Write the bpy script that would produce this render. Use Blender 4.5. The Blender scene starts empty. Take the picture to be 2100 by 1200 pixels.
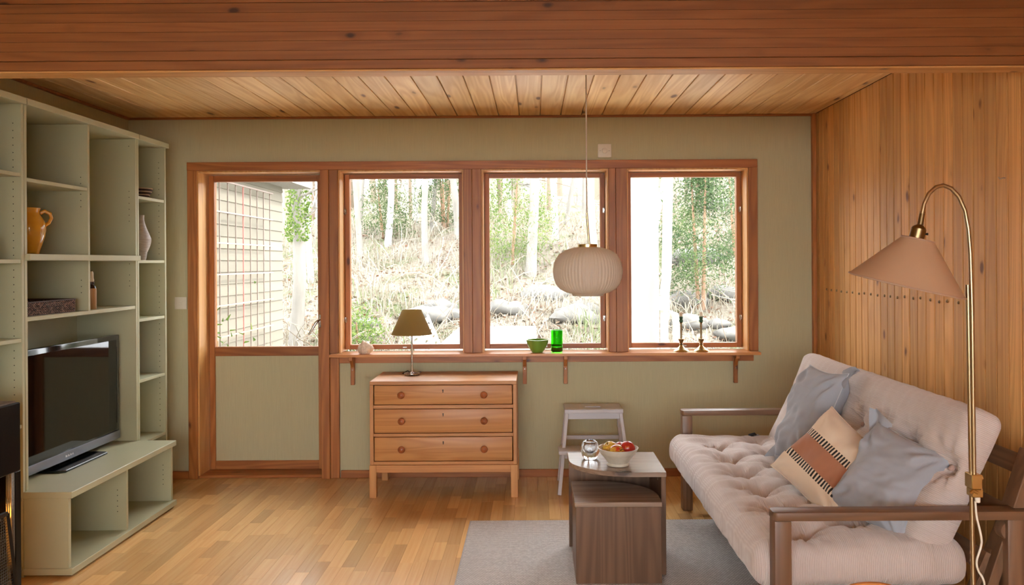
import bpy, bmesh, math, random
from mathutils import Vector, Matrix, noise
R = math.radians
random.seed(7)
SC = bpy.context.scene
COL = SC.collection

# ------------------------------------------------------------------ camera
F_PX = 1633.0                      # focal length in pixels of the 2100 px wide frame (28 mm)
CX, CY = 1095.0, 538.0             # vanishing point of the room's depth lines
ROLL = 0.006
EYE = 1.425
cam_d = bpy.data.cameras.new('camera')
cam_d.sensor_width = 36.0
cam_d.lens = 36.0 * F_PX / 2100.0
cam_d.shift_x = -(CX - 1050.0) / 2100.0
cam_d.shift_y = -(600.0 - CY) / 2100.0
cam_d.clip_end = 300
cam = bpy.data.objects.new('camera', cam_d)
COL.objects.link(cam)
cam.matrix_world = Matrix.Translation((0, 0, EYE)) @ Matrix.Rotation(R(90), 4, 'X') @ Matrix.Rotation(-ROLL, 4, 'Z')
SC.camera = cam

# ------------------------------------------------------------------ world, sun, portals, exposure
SKY = 5.6
world = bpy.data.worlds.new('daylight')
SC.world = world
world.use_nodes = True
_bg = world.node_tree.nodes['Background']
_bg.inputs[0].default_value = (0.93, 0.97, 1.0, 1)
_bg.inputs[1].default_value = SKY
sun_d = bpy.data.lights.new('sun', 'SUN')
sun_d.energy = 2.0
sun_d.angle = R(3)
sun_d.color = (1.0, 0.97, 0.91)
sun = bpy.data.objects.new('sun', sun_d)
COL.objects.link(sun)
sun.rotation_euler = Vector((-0.78, 0.06, -0.62)).to_track_quat('-Z', 'Y').to_euler()

def portal(x0, x1, y, z0, z1, face):
    d = bpy.data.lights.new('window_portal', 'AREA')
    d.shape = 'RECTANGLE'
    d.size, d.size_y = x1 - x0, z1 - z0
    d.cycles.is_portal = True
    o = bpy.data.objects.new('window_portal', d)
    COL.objects.link(o)
    o.location = ((x0 + x1) / 2, y, (z0 + z1) / 2)
    o.rotation_euler = (R(90) * face, 0, 0)
    return o
portal(-2.25, 1.45, 5.52, 0.80, 2.05, -1)
# fill light added in the window opening behind the viewer, brightening the room
rear_fill_d = bpy.data.lights.new('rear_window_fill', 'AREA')
rear_fill_d.shape = 'RECTANGLE'
rear_fill_d.size, rear_fill_d.size_y = 3.36, 1.5
rear_fill_d.energy = 10.0
rear_fill_d.color = (0.96, 0.98, 1.0)
rear_fill = bpy.data.objects.new('rear_window_fill', rear_fill_d)
COL.objects.link(rear_fill)
rear_fill.location = (-0.25, -1.99, 1.325)
rear_fill.rotation_euler = (R(90), 0, 0)

SC.view_settings.view_transform = 'Standard'
SC.view_settings.look = 'None'
SC.view_settings.gamma = 1.0
SC.view_settings.use_curve_mapping = False
SC.view_settings.exposure = 1.02
SC.cycles.use_denoising = True
SC.cycles.use_adaptive_sampling = True
SC.cycles.adaptive_threshold = 0.12
SC.cycles.adaptive_min_samples = 20
SC.cycles.max_bounces = 7
SC.cycles.diffuse_bounces = 5
SC.cycles.transparent_max_bounces = 12
SC.cycles.sample_clamp_indirect = 6.0
SC.cycles.caustics_reflective = False
SC.cycles.caustics_refractive = False

# ------------------------------------------------------------------ helpers
def at(px, py, Y):
    """world point at depth Y that the photograph shows at pixel (px, py)"""
    mx, my = px - CX, py - CY
    c, s = math.cos(ROLL), math.sin(ROLL)
    return Vector(((mx * c - my * s) * Y / F_PX, Y, EYE - (mx * s + my * c) * Y / F_PX))

def lin(c):
    return tuple((x / 12.92 if x <= 0.04045 else ((x + 0.055) / 1.055) ** 2.4) for x in c)
def rgb(r, g, b):
    return lin((r / 255, g / 255, b / 255)) + (1,)

class MB:
    def __init__(s):
        s.v, s.f, s.t = [], [], []
    def add(s, vs, fs, tone=None):
        n = len(s.v)
        s.v += [tuple(p) for p in vs]
        s.f += [[i + n for i in q] for q in fs]
        s.t += [tone] * len(fs)
        return s
    def box(s, x0, x1, y0, y1, z0, z1, tone=None):
        return s.add([(x0, y0, z0), (x1, y0, z0), (x1, y1, z0), (x0, y1, z0), (x0, y0, z1), (x1, y0, z1), (x1, y1, z1), (x0, y1, z1)],
                     [(0, 3, 2, 1), (4, 5, 6, 7), (0, 1, 5, 4), (1, 2, 6, 5), (2, 3, 7, 6), (3, 0, 4, 7)], tone)
    def obox(s, c, a, b, d, tone=None):
        c, a, b, d = Vector(c), Vector(a), Vector(b), Vector(d)
        P = [c + i * a + j * b + k * d for k in (-1, 1) for j, i in ((-1, -1), (-1, 1), (1, 1), (1, -1))]
        return s.add(P, [(0, 3, 2, 1), (4, 5, 6, 7), (0, 1, 5, 4), (1, 2, 6, 5), (2, 3, 7, 6), (3, 0, 4, 7)], tone)
    def bar(s, p, q, w, h, up=(0, 0, 1), tone=None):
        p, q = Vector(p), Vector(q)
        d = (q - p)
        n = d.normalized()
        side = n.cross(Vector(up))
        if side.length < 1e-5: side = n.cross(Vector((1, 0, 0)))
        side.normalize()
        u = side.cross(n).normalized()
        return s.obox((p + q) / 2, d / 2, side * (w / 2), u * (h / 2), tone)
    def prism(s, poly, z0, z1, tone=None, axis='Z'):
        n = len(poly)
        def m(x, y, z):
            return (x, y, z) if axis == 'Z' else ((x, z, y) if axis == 'Y' else (z, x, y))
        vs = [m(x, y, z0) for x, y in poly] + [m(x, y, z1) for x, y in poly]
        fs = [list(range(n))[::-1], list(range(n, 2 * n))] + [(i, (i + 1) % n, n + (i + 1) % n, n + i) for i in range(n)]
        return s.add(vs, fs, tone)
    def tube(s, pts, rad, n=8, cap=True, tone=None):
        pts = [Vector(p) for p in pts]
        if not isinstance(rad, (list, tuple)): rad = [rad] * len(pts)
        vs, fs = [], []
        ref = None
        for i, p in enumerate(pts):
            d = (pts[min(i + 1, len(pts) - 1)] - pts[max(i - 1, 0)])
            d = d.normalized() if d.length > 1e-9 else Vector((0, 0, 1))
            if ref is None:
                ref = d.orthogonal().normalized()
            else:
                ref = (ref - d * ref.dot(d))
                ref = ref.normalized() if ref.length > 1e-6 else d.orthogonal().normalized()
            b = d.cross(ref)
            for k in range(n):
                a = 2 * math.pi * k / n
                vs.append(p + (ref * math.cos(a) + b * math.sin(a)) * rad[i])
        for i in range(len(pts) - 1):
            for k in range(n):
                k2 = (k + 1) % n
                fs.append((i * n + k, i * n + k2, (i + 1) * n + k2, (i + 1) * n + k))
        if cap:
            fs.append(list(range(n))[::-1]); fs.append([(len(pts) - 1) * n + k for k in range(n)])
        return s.add(vs, fs, tone)
    def lathe(s, prof, n=24, c=(0, 0, 0), M=None, rf=None, cap=(True, True), tone=None):
        c = Vector(c)
        vs, fs = [], []
        for i, (r, z) in enumerate(prof):
            for k in range(n):
                a = 2 * math.pi * k / n
                rr = r * (rf(a, i / (len(prof) - 1)) if rf else 1)
                p = Vector((rr * math.cos(a), rr * math.sin(a), z))
                vs.append(c + (M @ p if M else p))
        for i in range(len(prof) - 1):
            for k in range(n):
                k2 = (k + 1) % n
                fs.append((i * n + k, i * n + k2, (i + 1) * n + k2, (i + 1) * n + k))
        if cap[0]: fs.append(list(range(n))[::-1])
        if cap[1]: fs.append([(len(prof) - 1) * n + k for k in range(n)])
        return s.add(vs, fs, tone)
    def grid(s, fn, nu, nv, cu=False, tone=None):
        vs = [fn(i / (nu if cu else nu - 1), j / (nv - 1)) for j in range(nv) for i in range(nu)]
        fs = []
        for j in range(nv - 1):
            for i in range(nu if cu else nu - 1):
                i2 = (i + 1) % nu
                fs.append((j * nu + i, j * nu + i2, (j + 1) * nu + i2, (j + 1) * nu + i))
        return s.add(vs, fs, tone)
    def build(s, name, mat, parent=None, bevel=0, seg=1, smooth=False, tone=None, ang=40, kind=None, weld=False, recalc=True):
        me = bpy.data.meshes.new(name)
        me.from_pydata(s.v, [], s.f)
        if bevel or weld or recalc:
            bm = bmesh.new(); bm.from_mesh(me)
            if weld: bmesh.ops.remove_doubles(bm, verts=bm.verts, dist=1e-5)
            if recalc: bmesh.ops.recalc_face_normals(bm, faces=bm.faces)
            if bevel:
                es = [e for e in bm.edges if len(e.link_faces) == 2 and e.calc_face_angle(0) > 0.6]
                bmesh.ops.bevel(bm, geom=es, offset=bevel, segments=seg, profile=0.5, affect='EDGES', clamp_overlap=True)
            bm.to_mesh(me); bm.free()
        if smooth or (bevel and seg > 1):
            me.shade_smooth()
            me.set_sharp_from_angle(angle=R(ang))
        dt = random.random() if tone is None else tone
        a = me.attributes.new('tone', 'FLOAT', 'FACE')
        n = len(me.polygons)
        if n == len(s.t) and any(t is not None for t in s.t):
            a.data.foreach_set('value', [dt if t is None else t for t in s.t])
        else:
            a.data.foreach_set('value', [dt] * n)
        if mat: me.materials.append(mat)
        o = bpy.data.objects.new(name, me)
        COL.objects.link(o)
        if parent: o.parent = parent
        if kind: o['kind'] = kind
        return o

def tag(o, label, cat, group=None, kind=None):
    o['label'] = label
    o['category'] = cat
    if group: o['group'] = group
    if kind: o['kind'] = kind
    return o
def thing(name, label, cat, loc=(0, 0, 0), rz=0, group=None, kind=None):
    o = bpy.data.objects.new(name, None)
    COL.objects.link(o)
    o.location = loc
    o.rotation_euler = (0, 0, rz)
    o.empty_display_size = 0.05
    return tag(o, label, cat, group, kind)
def dup(root, loc, rz, label, name=None):
    r = root.copy(); COL.objects.link(r)
    r.location = loc; r.rotation_euler = (0, 0, rz)
    r['label'] = label
    for ch in list(root.children):
        c = ch.copy(); COL.objects.link(c); c.parent = r
        for g in list(ch.children):
            d = g.copy(); COL.objects.link(d); d.parent = c
    return r
def arc(cx, cy, rx, ry, a0, a1, n):
    return [(cx + rx * math.cos(R(a0 + (a1 - a0) * i / n)), cy + ry * math.sin(R(a0 + (a1 - a0) * i / n))) for i in range(n + 1)]

# ------------------------------------------------------------------ materials
def new_mat(name):
    m = bpy.data.materials.new(name)
    m.use_nodes = True
    nt = m.node_tree
    return m, nt, nt.nodes['Principled BSDF']
def N(nt, t, **kw):
    n = nt.nodes.new(t)
    for k, v in kw.items(): setattr(n, k, v)
    return n
def math_n(nt, op, a, b=None, clamp=False):
    n = N(nt, 'ShaderNodeMath', operation=op, use_clamp=clamp)
    for i, x in enumerate((a, b)):
        if x is None: continue
        if isinstance(x, (int, float)): n.inputs[i].default_value = x
        else: nt.links.new(x, n.inputs[i])
    return n.outputs[0]
def mix_c(nt, fac, a, b, mode='MIX'):
    n = N(nt, 'ShaderNodeMix', data_type='RGBA', blend_type=mode)
    for i, x in ((0, fac), (6, a), (7, b)):
        if isinstance(x, (int, float)): n.inputs[i].default_value = x
        elif isinstance(x, tuple): n.inputs[i].default_value = x
        else: nt.links.new(x, n.inputs[i])
    return n.outputs[2]
def maprange(nt, x, a, b, c=0.0, d=1.0):
    n = N(nt, 'ShaderNodeMapRange')
    nt.links.new(x, n.inputs[0])
    for i, v in enumerate((a, b, c, d)): n.inputs[i + 1].default_value = v
    return n.outputs[0]
def coords(nt, scale, tone_off=True, loc=(0, 0, 0), rot=(0, 0, 0)):
    tc = N(nt, 'ShaderNodeTexCoord')
    v = tc.outputs['Object']
    tone = N(nt, 'ShaderNodeAttribute', attribute_name='tone').outputs['Fac']
    if tone_off:
        cb = N(nt, 'ShaderNodeCombineXYZ')
        for i, k in enumerate((13.7, 9.1, 17.3)): nt.links.new(math_n(nt, 'MULTIPLY', tone, k), cb.inputs[i])
        ad = N(nt, 'ShaderNodeVectorMath', operation='ADD')
        nt.links.new(v, ad.inputs[0]); nt.links.new(cb.outputs[0], ad.inputs[1])
        v = ad.outputs[0]
    mp = N(nt, 'ShaderNodeMapping')
    mp.inputs['Scale'].default_value = scale
    mp.inputs['Location'].default_value = loc
    mp.inputs['Rotation'].default_value = rot
    nt.links.new(v, mp.inputs['Vector'])
    return mp.outputs[0], tone, v
def noise_n(nt, vec, scale=1.0, detail=4.0, rough=0.55, dist=0.0):
    n = N(nt, 'ShaderNodeTexNoise')
    n.inputs['Scale'].default_value = scale
    n.inputs['Detail'].default_value = detail
    n.inputs['Roughness'].default_value = rough
    n.inputs['Distortion'].default_value = dist
    nt.links.new(vec, n.inputs['Vector'])
    return n.outputs['Fac']
def bump(nt, p, h, strength=0.2, dist=0.002):
    b = N(nt, 'ShaderNodeBump')
    b.inputs['Strength'].default_value = strength
    b.inputs['Distance'].default_value = dist
    nt.links.new(h, b.inputs['Height'])
    nt.links.new(b.outputs[0], p.inputs['Normal'])

def wood(name, light, dark, axis='Y', rough=0.45, tv=0.22, knots=0.0, knotcol=(60, 28, 12), fine=55.0, ring=7.0, ringamt=0.5, coat=0.0, kscale=(7.0, 2.2), spec=0.5):
    m, nt, p = new_mat(name)
    def sc(ac, al):
        return {'X': (al, ac, ac), 'Y': (ac, al, ac), 'Z': (ac, ac, al)}[axis]
    v, tone, raw = coords(nt, sc(fine, 1.8))
    g = noise_n(nt, v, 1, 5, 0.6)
    v2, _, _ = coords(nt, sc(ring, 0.45))
    lo = noise_n(nt, v2, 1, 2, 0.5, 0.6)
    rings = math_n(nt, 'SINE', math_n(nt, 'MULTIPLY', lo, 55.0))
    rings = maprange(nt, rings, -1, 1, 0, 1)
    fac = math_n(nt, 'ADD', math_n(nt, 'MULTIPLY', maprange(nt, g, 0.2, 0.8), 1 - ringamt), math_n(nt, 'MULTIPLY', rings, ringamt))
    col = mix_c(nt, fac, rgb(*light), rgb(*dark))
    # per-piece tone
    br = maprange(nt, tone, 0, 1, 1 - tv, 1 + tv)
    col = mix_c(nt, 1.0, col, N_comb(nt, br), 'MULTIPLY')
    if knots:
        ks = sc(*kscale)
        v3, _, _ = coords(nt, ks)
        vo = N(nt, 'ShaderNodeTexVoronoi')
        vo.inputs['Scale'].default_value = 1
        vv = N(nt, 'ShaderNodeVectorMath', operation='ADD')
        nz = N(nt, 'ShaderNodeTexNoise'); nz.inputs['Scale'].default_value = 3.0
        nt.links.new(v3, nz.inputs['Vector'])
        sv = N(nt, 'ShaderNodeVectorMath', operation='SCALE'); sv.inputs['Scale'].default_value = 0.12
        nt.links.new(nz.outputs['Color'], sv.inputs[0])
        nt.links.new(v3, vv.inputs[0]); nt.links.new(sv.outputs[0], vv.inputs[1])
        nt.links.new(vv.outputs[0], vo.inputs['Vector'])
        d = vo.outputs['Distance']
        sp = N(nt, 'ShaderNodeSeparateColor'); nt.links.new(vo.outputs['Color'], sp.inputs[0])
        keep = math_n(nt, 'LESS_THAN', sp.outputs[0], knots)
        halo = math_n(nt, 'MULTIPLY', maprange(nt, d, 0.14, 0.34, 0.6, 0), keep)
        core = math_n(nt, 'MULTIPLY', maprange(nt, d, 0.09, 0.17, 0.9, 0), keep)
        col = mix_c(nt, halo, col, rgb(*dark))
        col = mix_c(nt, core, col, rgb(*knotcol))
    nt.links.new(col, p.inputs['Base Color'])
    p.inputs['Roughness'].default_value = rough
    p.inputs['Coat Weight'].default_value = coat
    p.inputs['Coat Roughness'].default_value = 0.15
    p.inputs['Specular IOR Level'].default_value = spec
    bump(nt, p, g, 0.12, 0.002)
    return m
def N_comb(nt, x):
    c = N(nt, 'ShaderNodeCombineColor')
    for i in range(3): nt.links.new(x, c.inputs[i])
    return c.outputs[0]

def plain(name, c, rough=0.5, metal=0.0, var=0.06, nscale=6.0, bumpamt=0.0, bscale=300.0, spec=0.5, trans=0.0, ior=1.45, sss=0.0, coat=0.0, stretch=(1, 1, 1)):
    m, nt, p = new_mat(name)
    v, tone, raw = coords(nt, stretch, False)
    n = noise_n(nt, v, nscale, 4)
    br = maprange(nt, n, 0.25, 0.75, 1 - var, 1 + var)
    col = mix_c(nt, 1.0, rgb(*c), N_comb(nt, br), 'MULTIPLY')
    nt.links.new(col, p.inputs['Base Color'])
    p.inputs['Roughness'].default_value = rough
    p.inputs['Metallic'].default_value = metal
    p.inputs['Specular IOR Level'].default_value = spec
    p.inputs['Transmission Weight'].default_value = trans
    p.inputs['IOR'].default_value = ior
    p.inputs['Coat Weight'].default_value = coat
    if sss:
        p.inputs['Subsurface Weight'].default_value = sss
        p.inputs['Subsurface Radius'].default_value = (0.02, 0.02, 0.02)
    if bumpamt:
        h = noise_n(nt, v, bscale, 3)
        bump(nt, p, h, bumpamt, 0.002)
    return m

def toned(name, stops, rough=0.8, trans=0.0, spec=0.3):
    """colour picked by the per-piece tone"""
    m, nt, p = new_mat(name)
    tone = N(nt, 'ShaderNodeAttribute', attribute_name='tone').outputs['Fac']
    r = N(nt, 'ShaderNodeValToRGB')
    cr = r.color_ramp
    cr.elements[0].position, cr.elements[0].color = stops[0][0], rgb(*stops[0][1])
    cr.elements[1].position, cr.elements[1].color = stops[-1][0], rgb(*stops[-1][1])
    for q, c in stops[1:-1]:
        e = cr.elements.new(q); e.color = rgb(*c)
    nt.links.new(tone, r.inputs[0])
    nt.links.new(r.outputs[0], p.inputs['Base Color'])
    p.inputs['Roughness'].default_value = rough
    p.inputs['Specular IOR Level'].default_value = spec
    if trans:
        tr = N(nt, 'ShaderNodeBsdfTranslucent')
        nt.links.new(r.outputs[0], tr.inputs[0])
        mx = N(nt, 'ShaderNodeMixShader'); mx.inputs[0].default_value = trans
        nt.links.new(p.outputs[0], mx.inputs[1]); nt.links.new(tr.outputs[0], mx.inputs[2])
        nt.links.new(mx.outputs[0], nt.nodes['Material Output'].inputs[0])
    return m

def wallpaper(name, c):
    m, nt, p = new_mat(name)
    v, _, _ = coords(nt, (420, 420, 7), False)
    g = noise_n(nt, v, 1, 4, 0.6)
    v2, _, _ = coords(nt, (30, 30, 0.8), False)
    g2 = noise_n(nt, v2, 1, 3, 0.6)
    k = math_n(nt, 'ADD', maprange(nt, g, 0.3, 0.7, -0.07, 0.07), maprange(nt, g2, 0.3, 0.7, 0.985, 1.015))
    nt.links.new(mix_c(nt, 1.0, rgb(*c), N_comb(nt, k), 'MULTIPLY'), p.inputs['Base Color'])
    p.inputs['Roughness'].default_value = 0.75
    p.inputs['Specular IOR Level'].default_value = 0.3
    bump(nt, p, g, 0.15, 0.001)
    return m

def pane_mat(name, refl=0.06, tint=(1, 1, 1)):
    m = bpy.data.materials.new(name); m.use_nodes = True
    nt = m.node_tree; nt.nodes.clear()
    out = N(nt, 'ShaderNodeOutputMaterial')
    t = N(nt, 'ShaderNodeBsdfTransparent'); t.inputs[0].default_value = tint + (1,)
    g = N(nt, 'ShaderNodeBsdfGlossy'); g.inputs['Roughness'].default_value = 0.0
    mx = N(nt, 'ShaderNodeMixShader')
    fr = N(nt, 'ShaderNodeFresnel'); fr.inputs[0].default_value = 1.0 + refl * 5
    nt.links.new(fr.outputs[0], mx.inputs[0])
    nt.links.new(t.outputs[0], mx.inputs[1]); nt.links.new(g.outputs[0], mx.inputs[2])
    nt.links.new(mx.outputs[0], out.inputs[0])
    return m

def cloth(name, c, stripe=None, var=0.05, sheen=0.3, weave=900):
    m, nt, p = new_mat(name)
    v, tone, raw = coords(nt, (1, 1, 1), False)
    n = noise_n(nt, v, 5, 4)
    br = maprange(nt, n, 0.25, 0.75, 1 - var, 1 + var)
    col = mix_c(nt, 1.0, rgb(*c), N_comb(nt, br), 'MULTIPLY')
    p.inputs['Roughness'].default_value = 0.9
    p.inputs['Specular IOR Level'].default_value = 0.15
    p.inputs['Sheen Weight'].default_value = sheen
    if stripe:
        s = N(nt, 'ShaderNodeSeparateXYZ'); nt.links.new(raw, s.inputs[0])
        w = math_n(nt, 'SINE', math_n(nt, 'MULTIPLY', s.outputs[stripe[0]], 2 * math.pi / stripe[1]))
        w = maprange(nt, w, -1, 1)
        col = mix_c(nt, math_n(nt, 'MULTIPLY', w, stripe[2]), col, rgb(*stripe[3]))
        bump(nt, p, w, 0.5, 0.002)
    else:
        bump(nt, p, noise_n(nt, v, weave, 2), 0.25, 0.001)
    nt.links.new(col, p.inputs['Base Color'])
    return m

M = {}
M['wall'] = wallpaper('green_wallpaper', (192, 186, 150))
M['ceil_wood'] = wood('ceiling_pine', (240, 204, 144), (210, 160, 98), 'Y', 0.5, 0.12, knots=0.5, kscale=(9, 3), knotcol=(96, 46, 18))
M['wall_wood'] = wood('wall_pine', (222, 170, 102), (194, 138, 74), 'Z', 0.5, 0.3, knots=0.38, kscale=(10, 5), knotcol=(116, 64, 28))
M['beam_wood'] = wood('beam_spruce', (150, 95, 49), (118, 69, 31), 'X', 0.55, 0.12, knots=0.5, kscale=(13, 6), knotcol=(52, 24, 10), fine=80, ringamt=0.35)
M['trim_wood_z'] = wood('trim_pine_upright', (184, 120, 63), (144, 84, 38), 'Z', 0.42, 0.16, knots=0.12, kscale=(14, 5), knotcol=(80, 36, 14))
M['trim_wood_x'] = wood('trim_pine_level', (180, 114, 59), (140, 80, 37), 'X', 0.42, 0.14, knots=0.1, kscale=(14, 5), knotcol=(80, 36, 14))
M['jamb_wood'] = wood('jamb_pine', (228, 176, 108), (200, 140, 74), 'Z', 0.4, 0.08)
M['sill_wood'] = wood('sill_pine', (216, 156, 98), (180, 116, 64), 'X', 0.3, 0.1, coat=0.2)
M['chest_x'] = wood('chest_pine_level', (208, 152, 94), (180, 120, 68), 'X', 0.42, 0.08, ringamt=0.5, ring=9)
M['chest_z'] = wood('chest_pine_upright', (206, 150, 94), (178, 120, 68), 'Z', 0.42, 0.08, ringamt=0.4)
M['leg_pine'] = wood('leg_pine', (214, 160, 100), (186, 128, 72), 'Z', 0.45, 0.06)
M['knob'] = wood('knob_wood', (168, 96, 52), (140, 74, 38), 'Z', 0.3, 0.05, coat=0.3)
M['parquet'] = wood('beech_parquet', (228, 188, 128), (212, 164, 104), 'Y', 0.26, 0.22, fine=60, ringamt=0.25, ring=12, coat=0.35)
M['sofa_wood_x'] = wood('sofa_wood_level', (134, 100, 74), (98, 70, 50), 'X', 0.4, 0.08, ringamt=0.4)
M['sofa_wood_z'] = wood('sofa_wood_upright', (134, 100, 74), (98, 70, 50), 'Z', 0.4, 0.08)
M['sofa_wood_y'] = wood('sofa_wood_long', (130, 98, 74), (96, 70, 50), 'Y', 0.4, 0.08)
M['table_top_lit'] = wood('brown_pine_lit_top', (160, 138, 120), (128, 106, 90), 'X', 0.27, 0.06, knots=0.12, kscale=(6, 3), knotcol=(60, 40, 30), ring=10, ringamt=0.45)  # tabletop brown lightened, with the window's sheen put into the colour
M['table_z'] = wood('brown_pine_upright', (124, 92, 68), (90, 64, 46), 'Z', 0.4, 0.06, knots=0.25, kscale=(6, 3), knotcol=(120, 66, 38), ring=8, ringamt=0.5)
M['chair_wood'] = wood('chair_wood', (206, 140, 82), (170, 104, 56), 'X', 0.35, 0.06)
M['shelf'] = plain('shelf_paint', (176, 175, 143), 0.45, var=0.02)
M['hole'] = plain('peg_hole_dark', (44, 42, 32), 0.8)
M['black'] = plain('black_plastic', (14, 14, 14), 0.3)
M['screen'] = plain('tv_screen_glass', (6, 7, 6), 0.04, spec=0.7)
M['gloss_black'] = plain('gloss_black', (8, 9, 9), 0.08, spec=0.7)
M['tv_grey'] = plain('tv_bezel_grey', (132, 137, 147), 0.35, metal=0.35)
M['white_mark'] = plain('white_mark', (235, 235, 240), 0.4)
M['chrome'] = plain('chrome', (215, 215, 212), 0.15, metal=1.0)
M['steel'] = plain('steel', (180, 178, 172), 0.28, metal=1.0)
M['brass'] = plain('aged_brass', (172, 150, 116), 0.3, metal=1.0, var=0.1)
M['brass_dark'] = plain('dark_brass', (132, 110, 78), 0.3, metal=1.0, var=0.15)
M['brass_pale'] = plain('pale_brass', (206, 184, 132), 0.25, metal=1.0)
M['white_plastic'] = plain('white_plastic', (226, 220, 204), 0.4)
M['white_paint'] = plain('white_paint', (222, 222, 224), 0.45, var=0.02)
M['stool_paint'] = plain('stool_white_paint', (206, 206, 212), 0.42, var=0.02)
M['pane'] = pane_mat('window_pane', 0.022)
M['keyhole'] = plain('keyhole_dark', (30, 22, 16), 0.6)
# ================================================================== THE SETTING
XL, XR, YB, YF, ZC = -2.694, 1.873, 5.30, -1.90, 2.40   # left wall, right wall, window wall, rear wall, ceiling
def struct(o, label, cat):
    return tag(o, label, cat, kind='structure')

# ---- floor with its parquet strips
floor = struct(MB().box(XL - .1, XR + .1, YF - .1, YB + .22, -0.12, -0.012).build('floor', M['parquet'], tone=.5),
               'honey-coloured beech strip parquet floor of the room', 'floor')
SW = 0.066
strips, x, k = [], XL, 0
while x < XR:
    y = YF - random.uniform(0, .4)
    while y < YB + .1:
        L = random.choice((.24, .3, .36, .42, .48, .56))
        strips.append((x, min(x + SW, XR), max(y, YF), min(y + L, YB + .1)))
        y += L
    x += SW
def strip_show(s):
    cx, cy = (s[0] + s[1]) / 2, (s[2] + s[3]) / 2
    if cy < 2.75 or cx / cy < -0.64: return -1
    if cx < -2.12 and 3.6 < cy < 4.7: return -1
    if cx < -2.34: return -1
    if cx > -.33 and cy < 4.2: return -1
    if cx > .95: return -1
    return 1.0 / cy
show = sorted(range(len(strips)), key=lambda i: -strip_show(strips[i]))
nshow = [i for i in show if strip_show(strips[i]) > 0][:300]
nset = set(nshow)
for i in nshow:
    a, b, c, d = strips[i]
    MB().box(a + .0004, b - .0004, c + .0004, d - .0004, -.012, random.uniform(-.0003, 0)).build('parquet_strip', M['parquet'], floor, tone=random.betavariate(2, 2))
rest = MB()
for i, (a, b, c, d) in enumerate(strips):
    if i not in nset and d - c > .002:
        rest.box(a + .0004, b - .0004, c + .0004, d - .0004, -.012, -.0002, random.betavariate(2, 2))
rest.build('parquet_strips_beyond', M['parquet'], floor, kind='stuff')

# ---- walls
wb = MB()
wb.box(XL - .1, -2.262, YB, YB + .2, 0, ZC + .1).box(1.45, XR + .1, YB, YB + .2, 0, ZC + .1)
wb.box(-2.262, 1.45, YB, YB + .2, 2.075, ZC + .1).box(-1.355, 1.45, YB, YB + .2, 0, 0.81)
wall_back = struct(wb.build('wall_back', M['wall']), 'sage green papered wall around the door and the row of windows', 'wall')
struct(MB().box(XL - .12, XL, YF - .1, YB, 0, ZC + .1).build('wall_left', M['wall']), 'sage green papered wall behind the bookcases', 'wall')
# rear wall behind the camera, with its own wide window
wr = MB().box(XL, -2.0, YF - .15, YF, 0, ZC + .1).box(1.5, XR, YF - .15, YF, 0, ZC + .1)
wr.box(-2.0, 1.5, YF - .15, YF, 2.15, ZC + .1).box(-2.0, 1.5, YF - .15, YF, 0, .5)
struct(wr.build('wall_rear', M['wall']), 'sage green papered wall behind the viewer with a wide window', 'wall')
w5 = thing('window_5', 'wide pine window in the wall behind the viewer', 'window', kind='structure')
for a in (-2.0, -.28, 1.44): MB().box(a, a + .06, YF - .1, YF - .03, .5, 2.15).build('sash_stile', M['trim_wood_z'], w5)
for a in (.5, 2.09): MB().box(-1.94, 1.44, YF - .1, YF - .03, a, a + .06).build('sash_rail', M['trim_wood_x'], w5)
for a, b in ((-1.94, -.28), (-.22, 1.44)): MB().box(a, b, YF - .07, YF - .064, .56, 2.09).build('pane', M['pane'], w5)

M['dark_gap'] = plain('dark_board_gap', (70, 42, 22), .8)
wall_right = struct(MB().box(XR + .012, XR + .12, YF - .1, YB + .1, 0, ZC + .1).build('wall_right', M['dark_gap']),
                    'wall of vertical knotty pine boards behind the sofa', 'wall')
y, far = YB, MB()
while y > YF:
    y2 = y - 0.083
    if y > 2.6:
        MB().box(XR - random.uniform(0, .0015), XR + .012, y2 + .0022, y - .0022, 0, ZC).build('board', M['wall_wood'], wall_right, bevel=.0028, tone=random.betavariate(2, 2))
        if 3.4 < y < 5.15:
            MB().lathe([(.0075, 0), (.0065, .004), (.003, .006)], 10, (XR - .0015, y - .0415 + random.uniform(-.012, .012), 1.236 + random.uniform(-.006, .006)),
                       Matrix.Rotation(R(-90), 3, 'Y')).build('screw_head', M['brass_dark'], wall_right, smooth=True)
    else:
        far.box(XR - .0005, XR + .012, y2 + .0018, y - .0018, 0, ZC, random.betavariate(2, 2))
    y = y2
far.build('boards_beyond', M['wall_wood'], wall_right, kind='stuff')
hk = at(2064, 365, 3.16)
MB().tube([(XR, hk.y, hk.z), (XR - .012, hk.y, hk.z), (XR - .02, hk.y + .004, hk.z - .004), (XR - .022, hk.y + .008, hk.z + .004)], .002, 6).build('hook', M['steel'], wall_right)

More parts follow.
